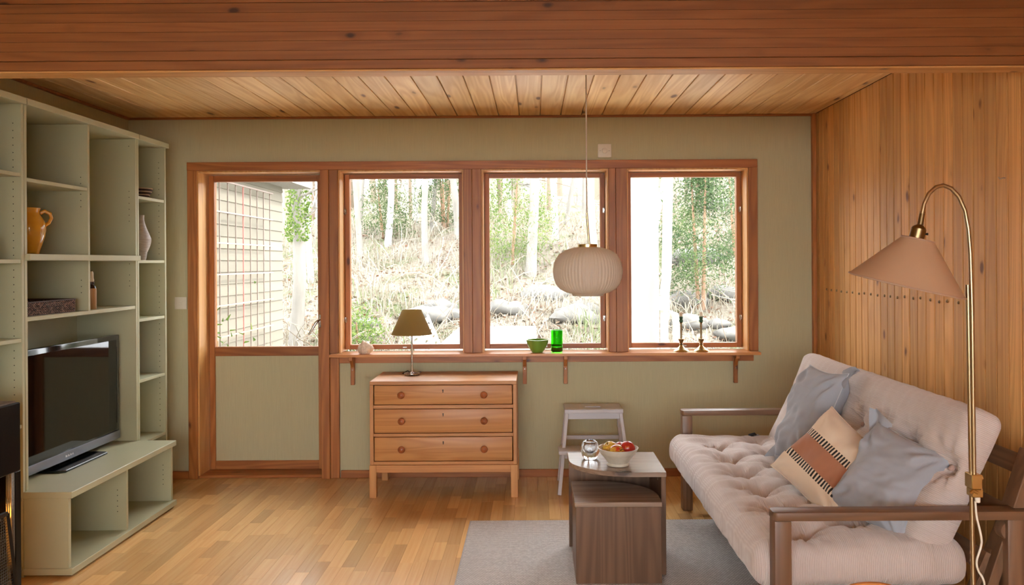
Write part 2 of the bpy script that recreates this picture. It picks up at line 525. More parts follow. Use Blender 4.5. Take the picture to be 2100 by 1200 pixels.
# ---- ceiling boards
ceiling = struct(MB().box(XL - .1, XR + .1, YF - .1, YB + .1, ZC + .014, ZC + .15).build('ceiling', M['ceil_wood'], tone=.2),
                 'tongue and groove knotty pine board ceiling', 'ceiling')
x, fr = XL, MB()
while x < XR:
    x2 = min(x + .137, XR)
    t = random.betavariate(2, 2)
    MB().box(x + .003, x2 - .003, 2.9, YB, ZC, ZC + .014).build('board', M['ceil_wood'], ceiling, bevel=.002, tone=t)
    fr.box(x + .003, x2 - .003, YF, 2.9, ZC, ZC + .014, t)
    x = x2
fr.build('boards_beyond', M['ceil_wood'], ceiling, kind='stuff')
struct(MB().box(XL, XR, YB - .022, YB, ZC - .014, ZC).build('trim_1', M['trim_wood_x'], bevel=.003), 'slim pine ceiling moulding above the window wall', 'moulding')
struct(MB().box(XL, XL + .022, 2.99, YB - .022, ZC - .016, ZC).build('trim_2', M['trim_wood_x'], bevel=.003), 'slim pine ceiling moulding along the bookcase wall', 'moulding')
struct(MB().box(XR - .026, XR, YB - .035, YB, 0, ZC).build('trim_3', M['trim_wood_z'], bevel=.003), 'upright pine corner strip between green wall and pine boards', 'moulding')
# roof slab over the room so daylight only enters through the windows
struct(MB().box(XL - .5, XR + .5, YF - .4, YB + .55, ZC + .16, ZC + .3).build('roof', M['trim_wood_x']), 'low roof over the room with a short eave', 'roof')

# ---- laminated beam
M['beam_lit_underside'] = wood('lit_underside_pine', (226, 178, 116), (192, 138, 80), 'X', 0.5, 0.05, knots=.3, kscale=(12, 6))  # paler pine for a thin strip that paints the beam's lit underside
beam = thing('ceiling_beam', 'thick laminated spruce beam crossing the room under the ceiling', 'beam', kind='structure')
MB().box(XL, XR, 2.902, 2.988, 2.126, 2.132).build('lit_underside_strip', M['beam_lit_underside'], beam, bevel=.0015)
z = 2.132
hs = [.036, .034, .035, .034, .036, .034, .035, .024]
for i, h in enumerate(hs):
    MB().box(XL, XR, 2.90 - (.004 if i == 7 else 0), 2.99, z + .0004, z + h - .0004).build('lamella', M['beam_wood'], beam, bevel=.0005 if i else .003, tone=random.betavariate(2, 2))
    z += h

# ---- baseboards
struct(MB().box(-1.29, XR - .03, YB - .016, YB, 0, .05).build('baseboard_back', M['trim_wood_x'], bevel=.002), 'low pine baseboard under the windows', 'baseboard')
struct(MB().box(XL, -2.30, YB - .016, YB, 0, .05).build('baseboard_corner', M['trim_wood_x'], bevel=.002), 'short pine baseboard between bookcase and door', 'baseboard')

# ---- casings and posts
def casing(n, label, boards, mat):
    t = thing('trim_%d' % n, label, 'casing', kind='structure')
    for b in boards: MB().box(*b).build('board', M[mat], t, bevel=.002)
casing(4, 'long pine head casing above the door and windows', [(-2.295, 1.483, 5.268, 5.30, 2.045, 2.10), (-2.236, 1.425, 5.30, 5.50, 2.045, 2.075)], 'trim_wood_x')
casing(5, 'pine casing on the hinge side of the glazed door', [(-2.295, -2.236, 5.272, 5.30, 0, 2.045), (-2.262, -2.236, 5.30, 5.5, 0, 2.045)], 'trim_wood_z')
casing(6, 'wide pine post between the door and the first window', [(-1.412, -1.356, 5.262, 5.50, 0, 2.045), (-1.355, -1.298, 5.270, 5.50, .829, 2.045), (-1.355, -1.296, 5.276, 5.30, 0, .80)], 'trim_wood_z')
casing(7, 'pine post of two boards behind the table lamp side of the windows', [(-.464, -.408, 5.262, 5.5, .829, 2.045), (-.407, -.347, 5.264, 5.5, .829, 2.045)], 'trim_wood_z')
casing(8, 'wide pine post beside the pendant lamp', [(.497, .543, 5.264, 5.5, .829, 2.045), (.544, .617, 5.262, 5.5, .829, 2.045)], 'trim_wood_z')
casing(9, 'pine casing beside the last window near the sofa', [(1.425, 1.483, 5.270, 5.30, .829, 2.045), (1.425, 1.45, 5.30, 5.5, .829, 2.045)], 'trim_wood_z')

def latch(parent, x, y, z):
    l = MB().box(x - .006, x + .006, y - .006, y, z - .022, z + .014).build('latch', M['chrome'], parent, bevel=.001)
    MB().tube([(x, y - .006, z + .01), (x + .004, y - .018, z + .012), (x + .002, y - .02, z - .012), (x - .006, y - .016, z - .02)], .003, 6).build('hook', M['chrome'], l, smooth=True)

def window(n, x0, x1, label, latch_x):
    w = thing('window_%d' % n, label, 'window', kind='structure')
    for a, b in ((x0, x0 + .011), (x1 - .011, x1)):
        MB().box(a, b, 5.285, 5.47, .829, 2.045).build('jamb_lining', M['jamb_wood'], w, bevel=.001)
    MB().box(x0 + .011, x1 - .011, 5.285, 5.47, 2.034, 2.045).build('head_lining', M['jamb_wood'], w, bevel=.001)
    sx0, sx1 = x0 + .013, x1 - .013
    for a, b in ((sx0, sx0 + .032), (sx1 - .032, sx1)):
        MB().box(a, b, 5.418, 5.465, .838, 2.031).build('sash_stile', M['trim_wood_z'], w, bevel=.002)
    MB().box(sx0 + .032, sx1 - .032, 5.420, 5.463, 2.0, 2.031).build('sash_rail', M['trim_wood_x'], w, bevel=.002)
    MB().box(sx0 + .032, sx1 - .032, 5.420, 5.463, .838, .870).build('sash_rail', M['trim_wood_x'], w, bevel=.002)
    MB().box(sx0 + .032, sx1 - .032, 5.44, 5.446, .870, 2.0).build('pane', M['pane'], w)
    for zz in (1.78, 1.045): latch(w, latch_x, 5.418, zz)
    MB().box((x0 + x1) / 2 - .012, (x0 + x1) / 2 + .012, 5.41, 5.42, .848, .856).build('catch', M['steel'], w)
window(1, -1.298, -.464, 'pine framed window behind the table lamp', -1.28)
window(2, -.347, .497, 'pine framed window behind the pendant lamp and green glass', .475)
window(3, .617, 1.425, 'pine framed window behind the two candlesticks', 1.40)

# ---- glazed door
d = thing('door_1', 'pine garden door with tall glass above a green panel', 'door', kind='structure')
MB().box(-2.236, -2.225, 5.285, 5.5, .02, 2.045).build('jamb_lining', M['jamb_wood'], d, bevel=.001)
MB().box(-2.225, -1.412, 5.285, 5.5, 2.034, 2.045).build('jamb_lining', M['jamb_wood'], d, bevel=.001)
MB().box(-2.220, -2.183, 5.44, 5.485, .022, 2.03).build('stile', M['trim_wood_z'], d, bevel=.002)
MB().box(-1.477, -1.415, 5.44, 5.485, .022, 2.03).build('stile', M['trim_wood_z'], d, bevel=.002)
MB().box(-2.183, -1.477, 5.441, 5.484, 1.988, 2.03).build('rail', M['trim_wood_x'], d, bevel=.002)
MB().box(-2.183, -1.477, 5.441, 5.484, .796, .858).build('rail', M['trim_wood_x'], d, bevel=.002)
MB().box(-2.183, -1.477, 5.441, 5.484, .022, .080).build('rail', M['trim_wood_x'], d, bevel=.002)
MB().box(-2.183, -1.477, 5.458, 5.464, .858, 1.988).build('pane', M['pane'], d)
MB().box(-2.183, -1.477, 5.452, 5.472, .080, .796).build('panel', M['wall'], d)
MB().box(-2.236, -1.412, 5.30, 5.5, 0, .02).build('threshold', M['trim_wood_x'], d, bevel=.003)
hz = at(655, 660, 5.43).z
h = MB().box(-1.470, -1.452, 5.432, 5.44, hz - .04, hz + .05).build('handle_plate', M['chrome'], d, bevel=.002)
MB().tube([(-1.461, 5.435, hz + .012), (-1.461, 5.392, hz + .012), (-1.475, 5.385, hz), (-1.525, 5.385, hz - .085)], [.008, .008, .009, .007], 10).build('lever', M['chrome'], h, smooth=True)

# ---- window shelf (sill) with its brackets
s = thing('window_shelf', 'long narrow pine window shelf on wooden brackets', 'shelf')
for a, b in ((5.19, 5.262), (5.265, 5.335), (5.338, 5.42)):
    MB().box(-1.341 if a < 5.26 else -1.297, 1.478 if a < 5.26 else 1.424, a, b, .811, .829).build('plank', M['sill_wood'], s, bevel=.0015)
MB().box(-1.34, 1.455, 5.285, 5.299, .762, .811).build('apron', M['trim_wood_x'], s, bevel=.0015)
for px in (722, 1076, 1160, 1510):
    bx = at(px, 760, 5.25).x
    MB().box(bx - .013, bx + .013, 5.262, 5.284, .62, .811).build('bracket_upright', M['trim_wood_z'], s, bevel=.002)
    a = MB().box(bx - .013, bx + .013, 5.2, 5.262, .787, .811).build('bracket_arm', M['trim_wood_z'], s, bevel=.002)
    MB().prism([(5.262, .787), (5.225, .787), (5.262, .735)], bx - .01, bx + .01, axis='X').build('bracket_gusset', M['trim_wood_z'], a)
    MB().lathe([(.004, 0), (.003, .002)], 8, (bx, 5.262, .72), Matrix.Rotation(R(90), 3, 'X')).build('screw_head', M['steel'], s)

# ---- wall plates
def plate(name, label, cat, px, py, w):
    c = at(px, py, 5.29)
    t = thing(name, label, cat, (c.x, YB, c.z))
    MB().box(-w / 2, w / 2, -.008, 0, -w / 2, w / 2).build('plate', M['white_plastic'], t, bevel=.002, seg=2)
    return t
t = plate('light_switch', 'cream light switch plate on the green wall beside the door', 'switch', 370, 622, .08)
MB().box(-.013, .013, -.012, -.008, -.013, .013).build('rocker', M['white_plastic'], t, bevel=.002)
t = plate('outlet_plate', 'square cream cover plate with round centre above the windows', 'wall plate', 1240, 309, .09)
MB().lathe([(.018, 0), (.017, .006), (.01, .009)], 20, (0, -.008, 0), Matrix.Rotation(R(90), 3, 'X')).build('knob', M['white_plastic'], t, smooth=True)
for sx in (-.03, .03): MB().lathe([(.003, 0), (.002, .001)], 8, (sx, -.008, 0), Matrix.Rotation(R(90), 3, 'X')).build('screw_head', M['steel'], t)
# ================================================================== BOOKCASES, BENCH, TV
XF, XBK = -2.336, -2.690          # front plane and back of the bookcases
PT = .018
def holes(parent, x, y, zs):
    m = MB()
    for zz in zs:
        m.lathe([(.0026, 0), (.0026, .0006)], 6, (x, y, zz), Matrix.Rotation(R(90), 3, 'X'))
    m.build('peg_holes', M['hole'], parent, kind='stuff')
def panel(parent, name, *b, bev=.0012):
    return MB().box(*b).build(name, M['shelf'], parent, bevel=bev, tone=.5)
def rng(a, b, st):
    r = []
    while a <= b: r.append(a); a += st
    return r
# far narrow bookcase
c = thing('bookcase', 'narrow tall pale green bookcase next to the window wall', 'bookcase', group='pale green wall units')
y0, y1 = 4.694, 5.06
for a in (y0, y1 - PT): panel(c, 'side_panel', XBK, XF, a, a + PT, 0, 2.163)
panel(c, 'crown', XBK, XF + .016, y0 + .001, y1 + .012, 2.163, 2.193)
panel(c, 'back_panel', XBK, XBK + .008, y0 + PT, y1 - PT, .02, 2.163)
for zt in (1.833, 1.452, 1.103, .741, .365, .05):
    panel(c, 'shelf', XBK + .008, XF - .004, y0 + PT, y1 - PT, zt - .018, zt)
holes(c, XF - .037, y1 - PT, [z for z in rng(.2, 2.08, .034) if all(abs(z - q + .01) > .02 for q in (1.833, 1.452, 1.103, .741, .365))])
# media unit
c = thing('bookcase', 'wide pale green bookcase with a niche above the bench', 'bookcase', group='pale green wall units')
y0, y1, ym = 3.654, 4.690, 4.183
for a in (y0, y1 - PT): panel(c, 'side_panel', XBK, XF, a, a + PT, .391, 2.163)
panel(c, 'crown', XBK, XF + .016, y0 + .001, y1, 2.163, 2.193)
panel(c, 'back_panel', XBK, XBK + .008, y0 + PT, y1 - PT, .391, 2.163)
panel(c, 'ledge', XBK + .008, XF + .022, y0 + .002, y1 - .002, 1.447, 1.478, bev=.002)
panel(c, 'shelf', XBK + .008, XF - .003, y0 + PT, ym - PT / 2, 1.812, 1.830)
panel(c, 'shelf', XBK + .008, XF - .003, y0 + PT, y1 - PT, 1.165, 1.185)
panel(c, 'divider', XBK + .008, XF, ym - PT / 2, ym + PT / 2, 1.478, 2.163)
panel(c, 'divider', XBK + .008, XF, ym - PT / 2, ym + PT / 2, 1.185, 1.447)
holes(c, XF - .037, ym - PT / 2, [1.73, 1.763, 1.796, 1.852, 1.885, 1.28, 1.312, 1.345])
holes(c, XF - .037, y1 - PT, [1.68, 1.715, 1.75, 1.785, 1.82, 1.855, 2.12, 1.30, 1.33, 1.365, 1.43])
# near narrow bookcase
c = thing('bookcase', 'narrow pale green bookcase behind the black fireplace', 'bookcase', group='pale green wall units')
y0, y1 = 3.20, 3.650
for a in (y0, y1 - PT): panel(c, 'side_panel', XBK, XF, a, a + PT, 0, 2.163)
panel(c, 'crown', XBK, XF + .016, y0 - .012, y1 - .001, 2.163, 2.193)
panel(c, 'back_panel', XBK, XBK + .008, y0 + PT, y1 - PT, .02, 2.163)
for zt in (1.847, 1.452, 1.092, .70, .365, .05):
    panel(c, 'shelf', XBK + .008, XF - .004, y0 + PT, y1 - PT, zt - .018, zt)
holes(c, XF - .037, y1 - PT, [z for z in rng(.6, 2.08, .0335) if all(abs(z - q + .01) > .02 for q in (1.847, 1.452, 1.092, .70))])
# bench
c = thing('media_bench', 'low pale green bench with two open compartments under the television', 'bench', group='pale green wall units')
y0, y1, xf = 3.625, 4.685, -2.110
Lsh = [(XBK, 3.654), (-2.332, 3.654), (-2.332, y0), (xf, y0), (xf, y1), (XBK, y1)]     # the near end stops at the next bookcase
MB().prism(Lsh, .012, .042).build('base', M['shelf'], c, bevel=.0012)
MB().prism(Lsh, .361, .391).build('bench_top', M['shelf'], c, bevel=.002)
panel(c, 'side_panel', -2.332, xf - .018, y0 + .004, y0 + .024, .042, .361)
panel(c, 'divider', XBK, xf - .018, 4.145, 4.163, .042, .361)
panel(c, 'side_panel', XBK, xf - .018, y1 - .03, y1 - .01, .042, .361)
panel(c, 'back_panel', XBK, XBK + .008, 3.656, y1 - .03, .042, .361)
for yy in (y0 + .05, y1 - .06): MB().box(xf - .06, xf - .02, yy - .02, yy + .02, 0, .012).build('foot', M['black'], c)
holes(c, xf - .065, 4.145, [.14, .168, .196, .224, .252])
holes(c, xf - .065, y1 - .03, [.14, .168, .196, .224, .252, .33])

# television
tv = thing('television', 'black flat screen television with grey lower bezel on the bench', 'television', (-2.42, 4.15, .391))
bz = MB().box(-.035, 0, -.49, .49, .027, .628).build('body', M['gloss_black'], tv, bevel=.004, seg=2)
MB().box(-.006, .002, -.455, .455, .085, .600).build('screen', M['screen'], tv)
b = MB().box(-.02, .004, -.49, .49, .027, .072).build('lower_bezel', M['tv_grey'], tv, bevel=.003, seg=2)
mk = MB()
for i, (hh, ww) in enumerate(((.010, .009), (.007, .005), (.010, .007), (.006, .005), (.010, .006), (.008, .004), (.010, .005))):
    yy = -.052 + i * .0105
    mk.box(.004, .0046, yy, yy + ww, .044, .044 + hh)
    if i % 2 == 0: mk.box(.004, .0046, yy, yy + .0095, .044, .0458)
mk.build('logo', M['white_mark'], b)
MB().box(-.004, .0025, .458, .462, .12, .56).build('speaker_slot', M['black'], tv)
MB().box(-.05, -.03, -.05, .05, .012, .12).build('neck', M['black'], tv)
MB().prism([(-.15, -.2), (.06, -.2), (.085, -.185), (.085, .2), (.06, .215), (-.15, .215)], 0, .012).build('stand', M['gloss_black'], tv, bevel=.002)

# things on the shelves
def jug():
    t = thing('jug', 'glossy mustard yellow ceramic jug on the wide bookcase', 'jug', (-2.49, 3.93, 1.478), R(-57))
    pr = [(.040, 0), (.043, .004), (.046, .02), (.056, .05), (.068, .09), (.074, .125), (.071, .155), (.058, .182), (.046, .198), (.044, .212), (.049, .230), (.046, .231), (.040, .212), (.042, .196), (.066, .150), (.066, .1), (.04, .012)]
    MB().lathe(pr, 36).build('body', M['yellow'], t, smooth=True, ang=60)
    pts = [(0, .046, .205), (0, .066, .216), (0, .088, .205), (0, .094, .182), (0, .084, .158), (0, .068, .146)]
    MB().tube(pts, [.009, .009, .009, .008, .008, .009], 10).build('handle', M['yellow'], t, smooth=True)
M['yellow'] = plain('mustard_glaze', (206, 148, 44), 0.12, var=0.12, nscale=14, coat=0.5)
jug()
M['woven'] = toned('woven_brown', [(0, (58, 38, 28)), (.5, (92, 62, 44)), (1, (190, 160, 130))], 0.7)
M['rattan'] = toned('rattan', [(0, (44, 28, 20)), (.5, (84, 56, 42)), (1, (150, 112, 92))], 0.6)
t = thing('basket_bowl', 'small brown and cream coiled basket bowl on the top shelf', 'bowl', (-2.43, 4.93, 1.833))
m = MB()
for i in range(10):
    r, zz = .034 + .030 * math.sin(i / 9 * 1.4), .004 + i * .0064
    m.tube([(r * math.cos(a * math.pi / 12), r * math.sin(a * math.pi / 12), zz) for a in range(25)], .0036, 6, cap=False, tone=(.1 if i % 3 else .95))
m.build('coils', M['woven'], t, smooth=True)
MB().lathe([(.033, .001), (.033, .004)], 20).build('bottom', M['woven'], t, tone=.3)
t = thing('vase', 'tall grey ribbed stoneware vase on the narrow bookcase', 'vase', (-2.42, 4.905, 1.452))
pr = [(.026, 0), (.030, .01), (.036, .05)]
for i in range(40):
    z = .05 + i * .0055
    base = .036 + .022 * math.sin(min(1, i / 14) * math.pi / 2) if i < 15 else .058 - .040 * (math.sin((i - 15) / 25 * math.pi / 2) ** 1.15)
    pr.append((base + (.0012 if i % 2 else -.0006), z))
pr += [(.020, .278), (.016, .278), (.014, .25)]
M['grey_ceramic'] = plain('grey_stoneware', (168, 160, 152), 0.5, var=0.2, nscale=30, stretch=(1, 1, 6))
MB().lathe(pr, 32).build('body', M['grey_ceramic'], t, smooth=True, ang=60)
t = thing('dark_pot', 'small dark brown pot at the edge of the near bookcase shelf', 'pot', (-2.395, 3.452, 1.452))
M['dark_brown'] = plain('dark_brown_glaze', (48, 34, 24), 0.25, var=0.1)
MB().lathe([(.03, 0), (.035, .01), (.042, .05), (.034, .078), (.026, .085), (.03, .1), (.026, .1), (.022, .085)], 24).build('body', M['dark_brown'], t, smooth=True)
MB().lathe([(.024, 0), (.02, .008), (.006, .014), (.007, .022), (.003, .024)], 16, (0, 0, .096)).build('lid', M['dark_brown'], t, smooth=True)
# rattan tray
t = thing('rattan_tray', 'dark brown rectangular woven rattan tray on the wide bookcase', 'tray', (-2.50, 3.915, 1.185))
def weave(p, q, z0, z1, nrow, step):
    m = MB(); p, q = Vector(p), Vector(q); L = (q - p).length; d = (q - p) / L; nrm = Vector((d.y, -d.x, 0))
    n = int(L / step)
    for r in range(nrow):
        zz = z0 + (r + .5) * (z1 - z0) / nrow
        for i in range(n):
            c = p + d * ((i + .5) * L / n) + Vector((0, 0, zz)) + nrm * (.0016 if (i + r) % 2 else -.0008)
            m.obox(c, d * (L / n * .46), nrm * .002, Vector((0, 0, (z1 - z0) / nrow * .42)), random.random())
    return m
hx, hy = .13, .195
for p, q in (((hx, -hy, 0), (hx, hy, 0)), ((hx, hy, 0), (-hx, hy, 0)), ((-hx, hy, 0), (-hx, -hy, 0)), ((-hx, -hy, 0), (hx, -hy, 0))):
    weave(p, q, .004, .062, 10, .0085).build('woven_side', M['rattan'], t, recalc=False)
MB().box(-hx, hx, -hy, hy, 0, .005).build('tray_bottom', M['rattan'], t, tone=.3)
MB().tube([(hx, -hy, .064), (hx, hy, .064), (-hx, hy, .064), (-hx, -hy, .064), (hx, -hy, .064)], .0045, 6).build('rim', M['rattan'], t, tone=.25)
# bottle with candle
t = thing('stoneware_bottle', 'brown and tan stoneware bottle holding a candle stub', 'bottle', (-2.40, 4.318, 1.185))
M['tan_ceramic'] = plain('tan_stoneware', (168, 128, 84), 0.35, var=0.15, nscale=40, stretch=(1, 1, .1))
MB().lathe([(.023, 0), (.0245, .003), (.0245, .105), (.023, .114)], 24).build('body', M['tan_ceramic'], t, smooth=True)
MB().lathe([(.0235, .113), (.019, .126), (.012, .132), (.012, .137), (.015, .139), (.015, .147), (.011, .149)], 24).build('neck', M['dark_brown'], t, smooth=True)
M['wax'] = plain('white_wax', (236, 228, 208), 0.5, sss=0.3)
t2 = thing('candle', 'burnt cream candle stub in the stoneware bottle', 'candle', (-2.40, 4.318, 1.334))
MB().lathe([(.0105, 0), (.0125, .008), (.011, .02), (.0105, .048), (.006, .056)], 16, rf=lambda a, s: 1 + .12 * math.sin(3 * a + 5 * s)).build('wax', M['wax'], t2, smooth=True)
MB().tube([(0, 0, .05), (.001, 0, .064)], .0012, 6).build('wick', M['hole'], t2)
# books
for i, (w, hgt, col, lab, dep) in enumerate(((.010, .215, (58, 56, 120), 'thin violet book standing on the narrow bookcase shelf', .16), (.012, .235, (40, 70, 140), 'tall blue book standing between two others on the shelf', .17), (.009, .20, (30, 88, 148), 'bright blue booklet leaning at the end of the shelf', .15))):
    yy = 4.716 + (0, .012, .027)[i]
    t = thing('book', lab, 'book', (-2.395, yy, .741), group='books on the narrow bookcase')
    mt = plain('book_cover_%d' % i, col, 0.35, var=0.25, nscale=25)
    MB().box(-dep, 0, 0, .0012, 0, hgt).build('cover', mt, t)
    MB().box(-dep, 0, w - .0012, w, 0, hgt).build('cover', mt, t)
    MB().box(-.0012, .0, .0012, w - .0012, 0, hgt).build('spine', mt, t)
    MB().box(-dep + .004, -.0012, .0012, w - .0012, .003, hgt - .003).build('pages', M['wax'], t)
    if i == 2: t.rotation_euler = (R(2.5), 0, 0); t.location.y += .004

# ---- fireplace at the near end of the bench
fp = thing('fireplace', 'black metal fireplace with glass sides and a fire inside', 'fireplace', (-2.06, 3.19, 0))
M['stove'] = plain('black_stove_metal', (7, 7, 7), 0.3, var=0.3, nscale=30, spec=0.2)
M['stone_top'] = plain('dusty_top', (104, 90, 76), 0.8, var=0.25, nscale=60)
M['rope'] = plain('sealing_rope', (120, 116, 106), 0.8, var=.3, nscale=200)
W, D = .5, .9
MB().box(-W, 0, -D, 0, .605, .878).build('hood', M['stove'], fp, bevel=.004)
MB().box(-W + .02, -.012, -D + .02, -.012, .878, .884).build('hood_top', M['stone_top'], fp)
MB().box(-W, 0, -D, 0, 0, .10).build('hearth', M['stove'], fp, bevel=.004)
for px_, py_ in ((-.012, -.035), (-W, -.035), (-.012, -D), (-W, -D)):
    MB().box(px_, px_ + .012, py_, py_ + .035, .10, .605).build('corner_post', M['stove'], fp, bevel=.002)
MB().tube([(-.006, -.042, .10), (-.006, -.042, .605)], .006, 8).build('seal', M['rope'], fp)
M['stove_glass'] = pane_mat('fireplace_glass', 0.08, (.93, .92, .88))
MB().box(-.012, -.008, -D + .035, -.05, .10, .605).build('glass_pane', M['stove_glass'], fp)
MB().box(-W + .03, -.03, -.014, -.010, .10, .605).build('glass_pane', M['stove_glass'], fp)
M['log'] = wood('charred_log', (70, 46, 32), (24, 16, 12), 'Y', .9)
for a, (lx, lz, ang) in enumerate(((-.18, .15, 8), (-.32, .15, -6), (-.25, .23, 12))):
    dv = Vector((math.sin(R(ang)), math.cos(R(ang)), 0)) * .26
    c0 = Vector((lx, -.42, lz))
    MB().tube([c0 - dv, c0 - dv * .3, c0 + dv * .4, c0 + dv], [.045, .05, .048, .042], 12).build('log', M['log'], fp, smooth=True)
m, nt, p = new_mat('flame')
e = N(nt, 'ShaderNodeEmission'); e.inputs[0].default_value = (1.0, .36, .06, 1); e.inputs[1].default_value = 2.6
tr = N(nt, 'ShaderNodeBsdfTransparent'); mx = N(nt, 'ShaderNodeMixShader')
v, _, _ = coords(nt, (16, 16, 6), False)
nt.links.new(maprange(nt, noise_n(nt, v, 1, 3), .35, .7, 0.3, .9), mx.inputs[0])
nt.links.new(tr.outputs[0], mx.inputs[1]); nt.links.new(e.outputs[0], mx.inputs[2]); nt.links.new(mx.outputs[0], nt.nodes['Material Output'].inputs[0])
for fx, fy, fh, fr in ((-.034, -.058, .185, .020), (-.030, -.036, .12, .012), (-.034, -.085, .19, .018), (-.12, -.10, .30, .035), (-.16, -.16, .36, .05), (-.22, -.24, .40, .06), (-.2, -.36, .36, .06), (-.28, -.5, .38, .06), (-.2, -.62, .3, .05)):
    ph = random.random() * 6
    MB().lathe([(.35 * fr, 0), (fr, .2 * fh), (.75 * fr, .5 * fh), (.35 * fr, .8 * fh), (.02 * fr, fh)], 12, (fx, fy, .415 if fr < .03 else .19), rf=lambda a, s: 1 + .25 * math.sin(2 * a + ph + 4 * s)).build('flame', m, fp, smooth=True)
# spark screen standing in front of the glass
fs = thing('spark_screen', 'black framed wire mesh spark screen before the fireplace', 'screen', (-2.06 + .012, 3.19, 0))
M['mesh_wire'] = plain('mesh_wire', (70, 68, 62), .5, metal=.5)
y_t, y_b = -.125, -.075
fr_m = MB().bar((.03, y_b, .0), (.012, y_t, .47), .014, .014).bar((.012, y_t, .47), (.012, -.75, .47), .014, .014).bar((.012, -.75, .47), (.03, -.79, 0), .014, .014).bar((.028, y_b, .03), (.028, -.79, .03), .012, .012)
fr_m.build('frame', M['black'], fs)
wm = MB()
for i in range(56):
    yy = y_t - .01 - i * .011
    wm.bar((.028, yy, .03), (.012, yy, .47), .0016, .0016)
for i in range(40):
    zz = .035 + i * .011
    wm.bar((.028 - .0004 * i, y_b - .005 - .0012 * i, zz), (.028 - .0004 * i, -.77, zz), .0016, .0016)
wm.build('wire_mesh', M['mesh_wire'], fs, kind='stuff', recalc=False)
# ================================================================== CHEST OF DRAWERS
ch = thing('chest_of_drawers', 'pine chest of three drawers with round knobs under the window', 'chest of drawers', (-.556, 4.83, 0))
w2, dp = .446, .43
MB().box(-w2, w2, 0, dp, .685, .707).build('top', M['chest_x'], ch, bevel=.002)
for s_ in (-1, 1):
    a = s_ * w2
    MB().box(min(a, a - s_ * .022), max(a, a - s_ * .022), 0, dp, .2, .685).build('side_panel', M['chest_z'], ch, bevel=.0015)
MB().box(-w2 + .022, w2 - .022, dp - .01, dp, .2, .685).build('back_panel', M['chest_x'], ch)
for z0, z1 in ((.2, .219), (.371, .390), (.541, .562)):
    MB().box(-w2 + .022, w2 - .022, .004, dp - .01, z0, z1).build('rail', M['chest_x'], ch, bevel=.001)
for z0, z1 in ((.223, .368), (.394, .538), (.566, .682)):
    dr = MB().box(-w2 + .027, w2 - .027, .0, .02, z0, z1).build('drawer', M['chest_x'], ch, bevel=.005, seg=2)
    zm = (z0 + z1) / 2 + .002
    for kx in (-.251, .249):
        MB().lathe([(.012, 0), (.011, .008), (.014, .014), (.021, .02), (.0215, .027), (.019, .031), (.016, .0315), (.013, .034), (.0, .036)], 24, (kx, .0, zm), Matrix.Rotation(R(90), 3, 'X')).build('knob', M['knob'], dr, smooth=True, ang=50)
    MB().prism([(-.0035, -.009), (.0035, -.009), (.002, 0), (.0045, .004), (.003, .009), (-.003, .009), (-.0045, .004), (-.002, 0)], -.0006, .001, axis='Y').build('keyhole', M['keyhole'], dr).location = (-.001, 0, z1 - .035)
MB().box(-w2 - .0, w2 + .0, .0, .022, .153, .198).build('apron', M['chest_x'], ch, bevel=.0015)
for s_ in (-1, 1):
    for yy in (-.003, dp - .042):
        a = s_ * (w2 + .004)
        MB().box(min(a, a - s_ * .042), max(a, a - s_ * .042), yy, yy + .042, 0, .199).build('leg', M['leg_pine'], ch, bevel=.0015)
    a = s_ * (w2 - .012)
    MB().box(a - .011, a + .011, .039, dp - .042, .153, .198).build('side_apron', M['chest_z'], ch)
MB().box(-w2 + .04, w2 - .04, dp - .024, dp - .004, .153, .198).build('back_apron', M['chest_x'], ch)

# table lamp on the chest
def translucent(mat, c, f):
    nt = mat.node_tree
    tr = N(nt, 'ShaderNodeBsdfTranslucent'); tr.inputs[0].default_value = rgb(*c)
    mx = N(nt, 'ShaderNodeMixShader'); mx.inputs[0].default_value = f
    nt.links.new(nt.nodes['Principled BSDF'].outputs[0], mx.inputs[1]); nt.links.new(tr.outputs[0], mx.inputs[2])
    nt.links.new(mx.outputs[0], nt.nodes['Material Output'].inputs[0])
    return mat
M['olive_shade'] = translucent(cloth('olive_lampshade', (176, 154, 98), var=.12, sheen=0, weave=700), (186, 162, 100), .5)
lp = thing('table_lamp', 'table lamp with olive cone shade and slim chrome stem', 'lamp', (-.783, 5.09, .707))
MB().lathe([(.050, .010), (.051, .013), (.050, .016), (.02, .018), (.009, .024)], 32).build('base', M['chrome'], lp, smooth=True)
for k in range(6):
    a = k * math.pi / 3
    MB().lathe([(.0035, 0), (.0035, .012)], 8, (.042 * math.cos(a), .042 * math.sin(a), 0)).build('foot_pin', M['chrome'], lp)
MB().tube([(0, 0, .016), (0, 0, .3)], .0062, 12).build('stem', M['chrome'], lp, smooth=True)
sh = MB().lathe([(.130, .262), (.0615, .418), (.0600, .418), (.1285, .262)], 48, cap=(False, False)); n0 = len(sh.v)
sh.build('shade', M['olive_shade'], lp, smooth=True, ang=80)
MB().lathe([(.012, .27), (.012, .31), (.008, .315)], 12).build('socket', M['white_plastic'], lp)
for k in range(3):
    a = k * 2 * math.pi / 3
    MB().tube([(0, 0, .31), (.09 * math.cos(a), .09 * math.sin(a), .345)], .0015, 6).build('spoke', M['steel'], lp)
MB().tube([(-.045, .02, .006), (-.07, .05, .004), (-.04, .075, .02), (-.01, .06, .004), (-.03, .045, .012), (.0, .11, .004), (.04, .13, .004)], .003, 6).build('power_cord', M['black'], lp, smooth=True)

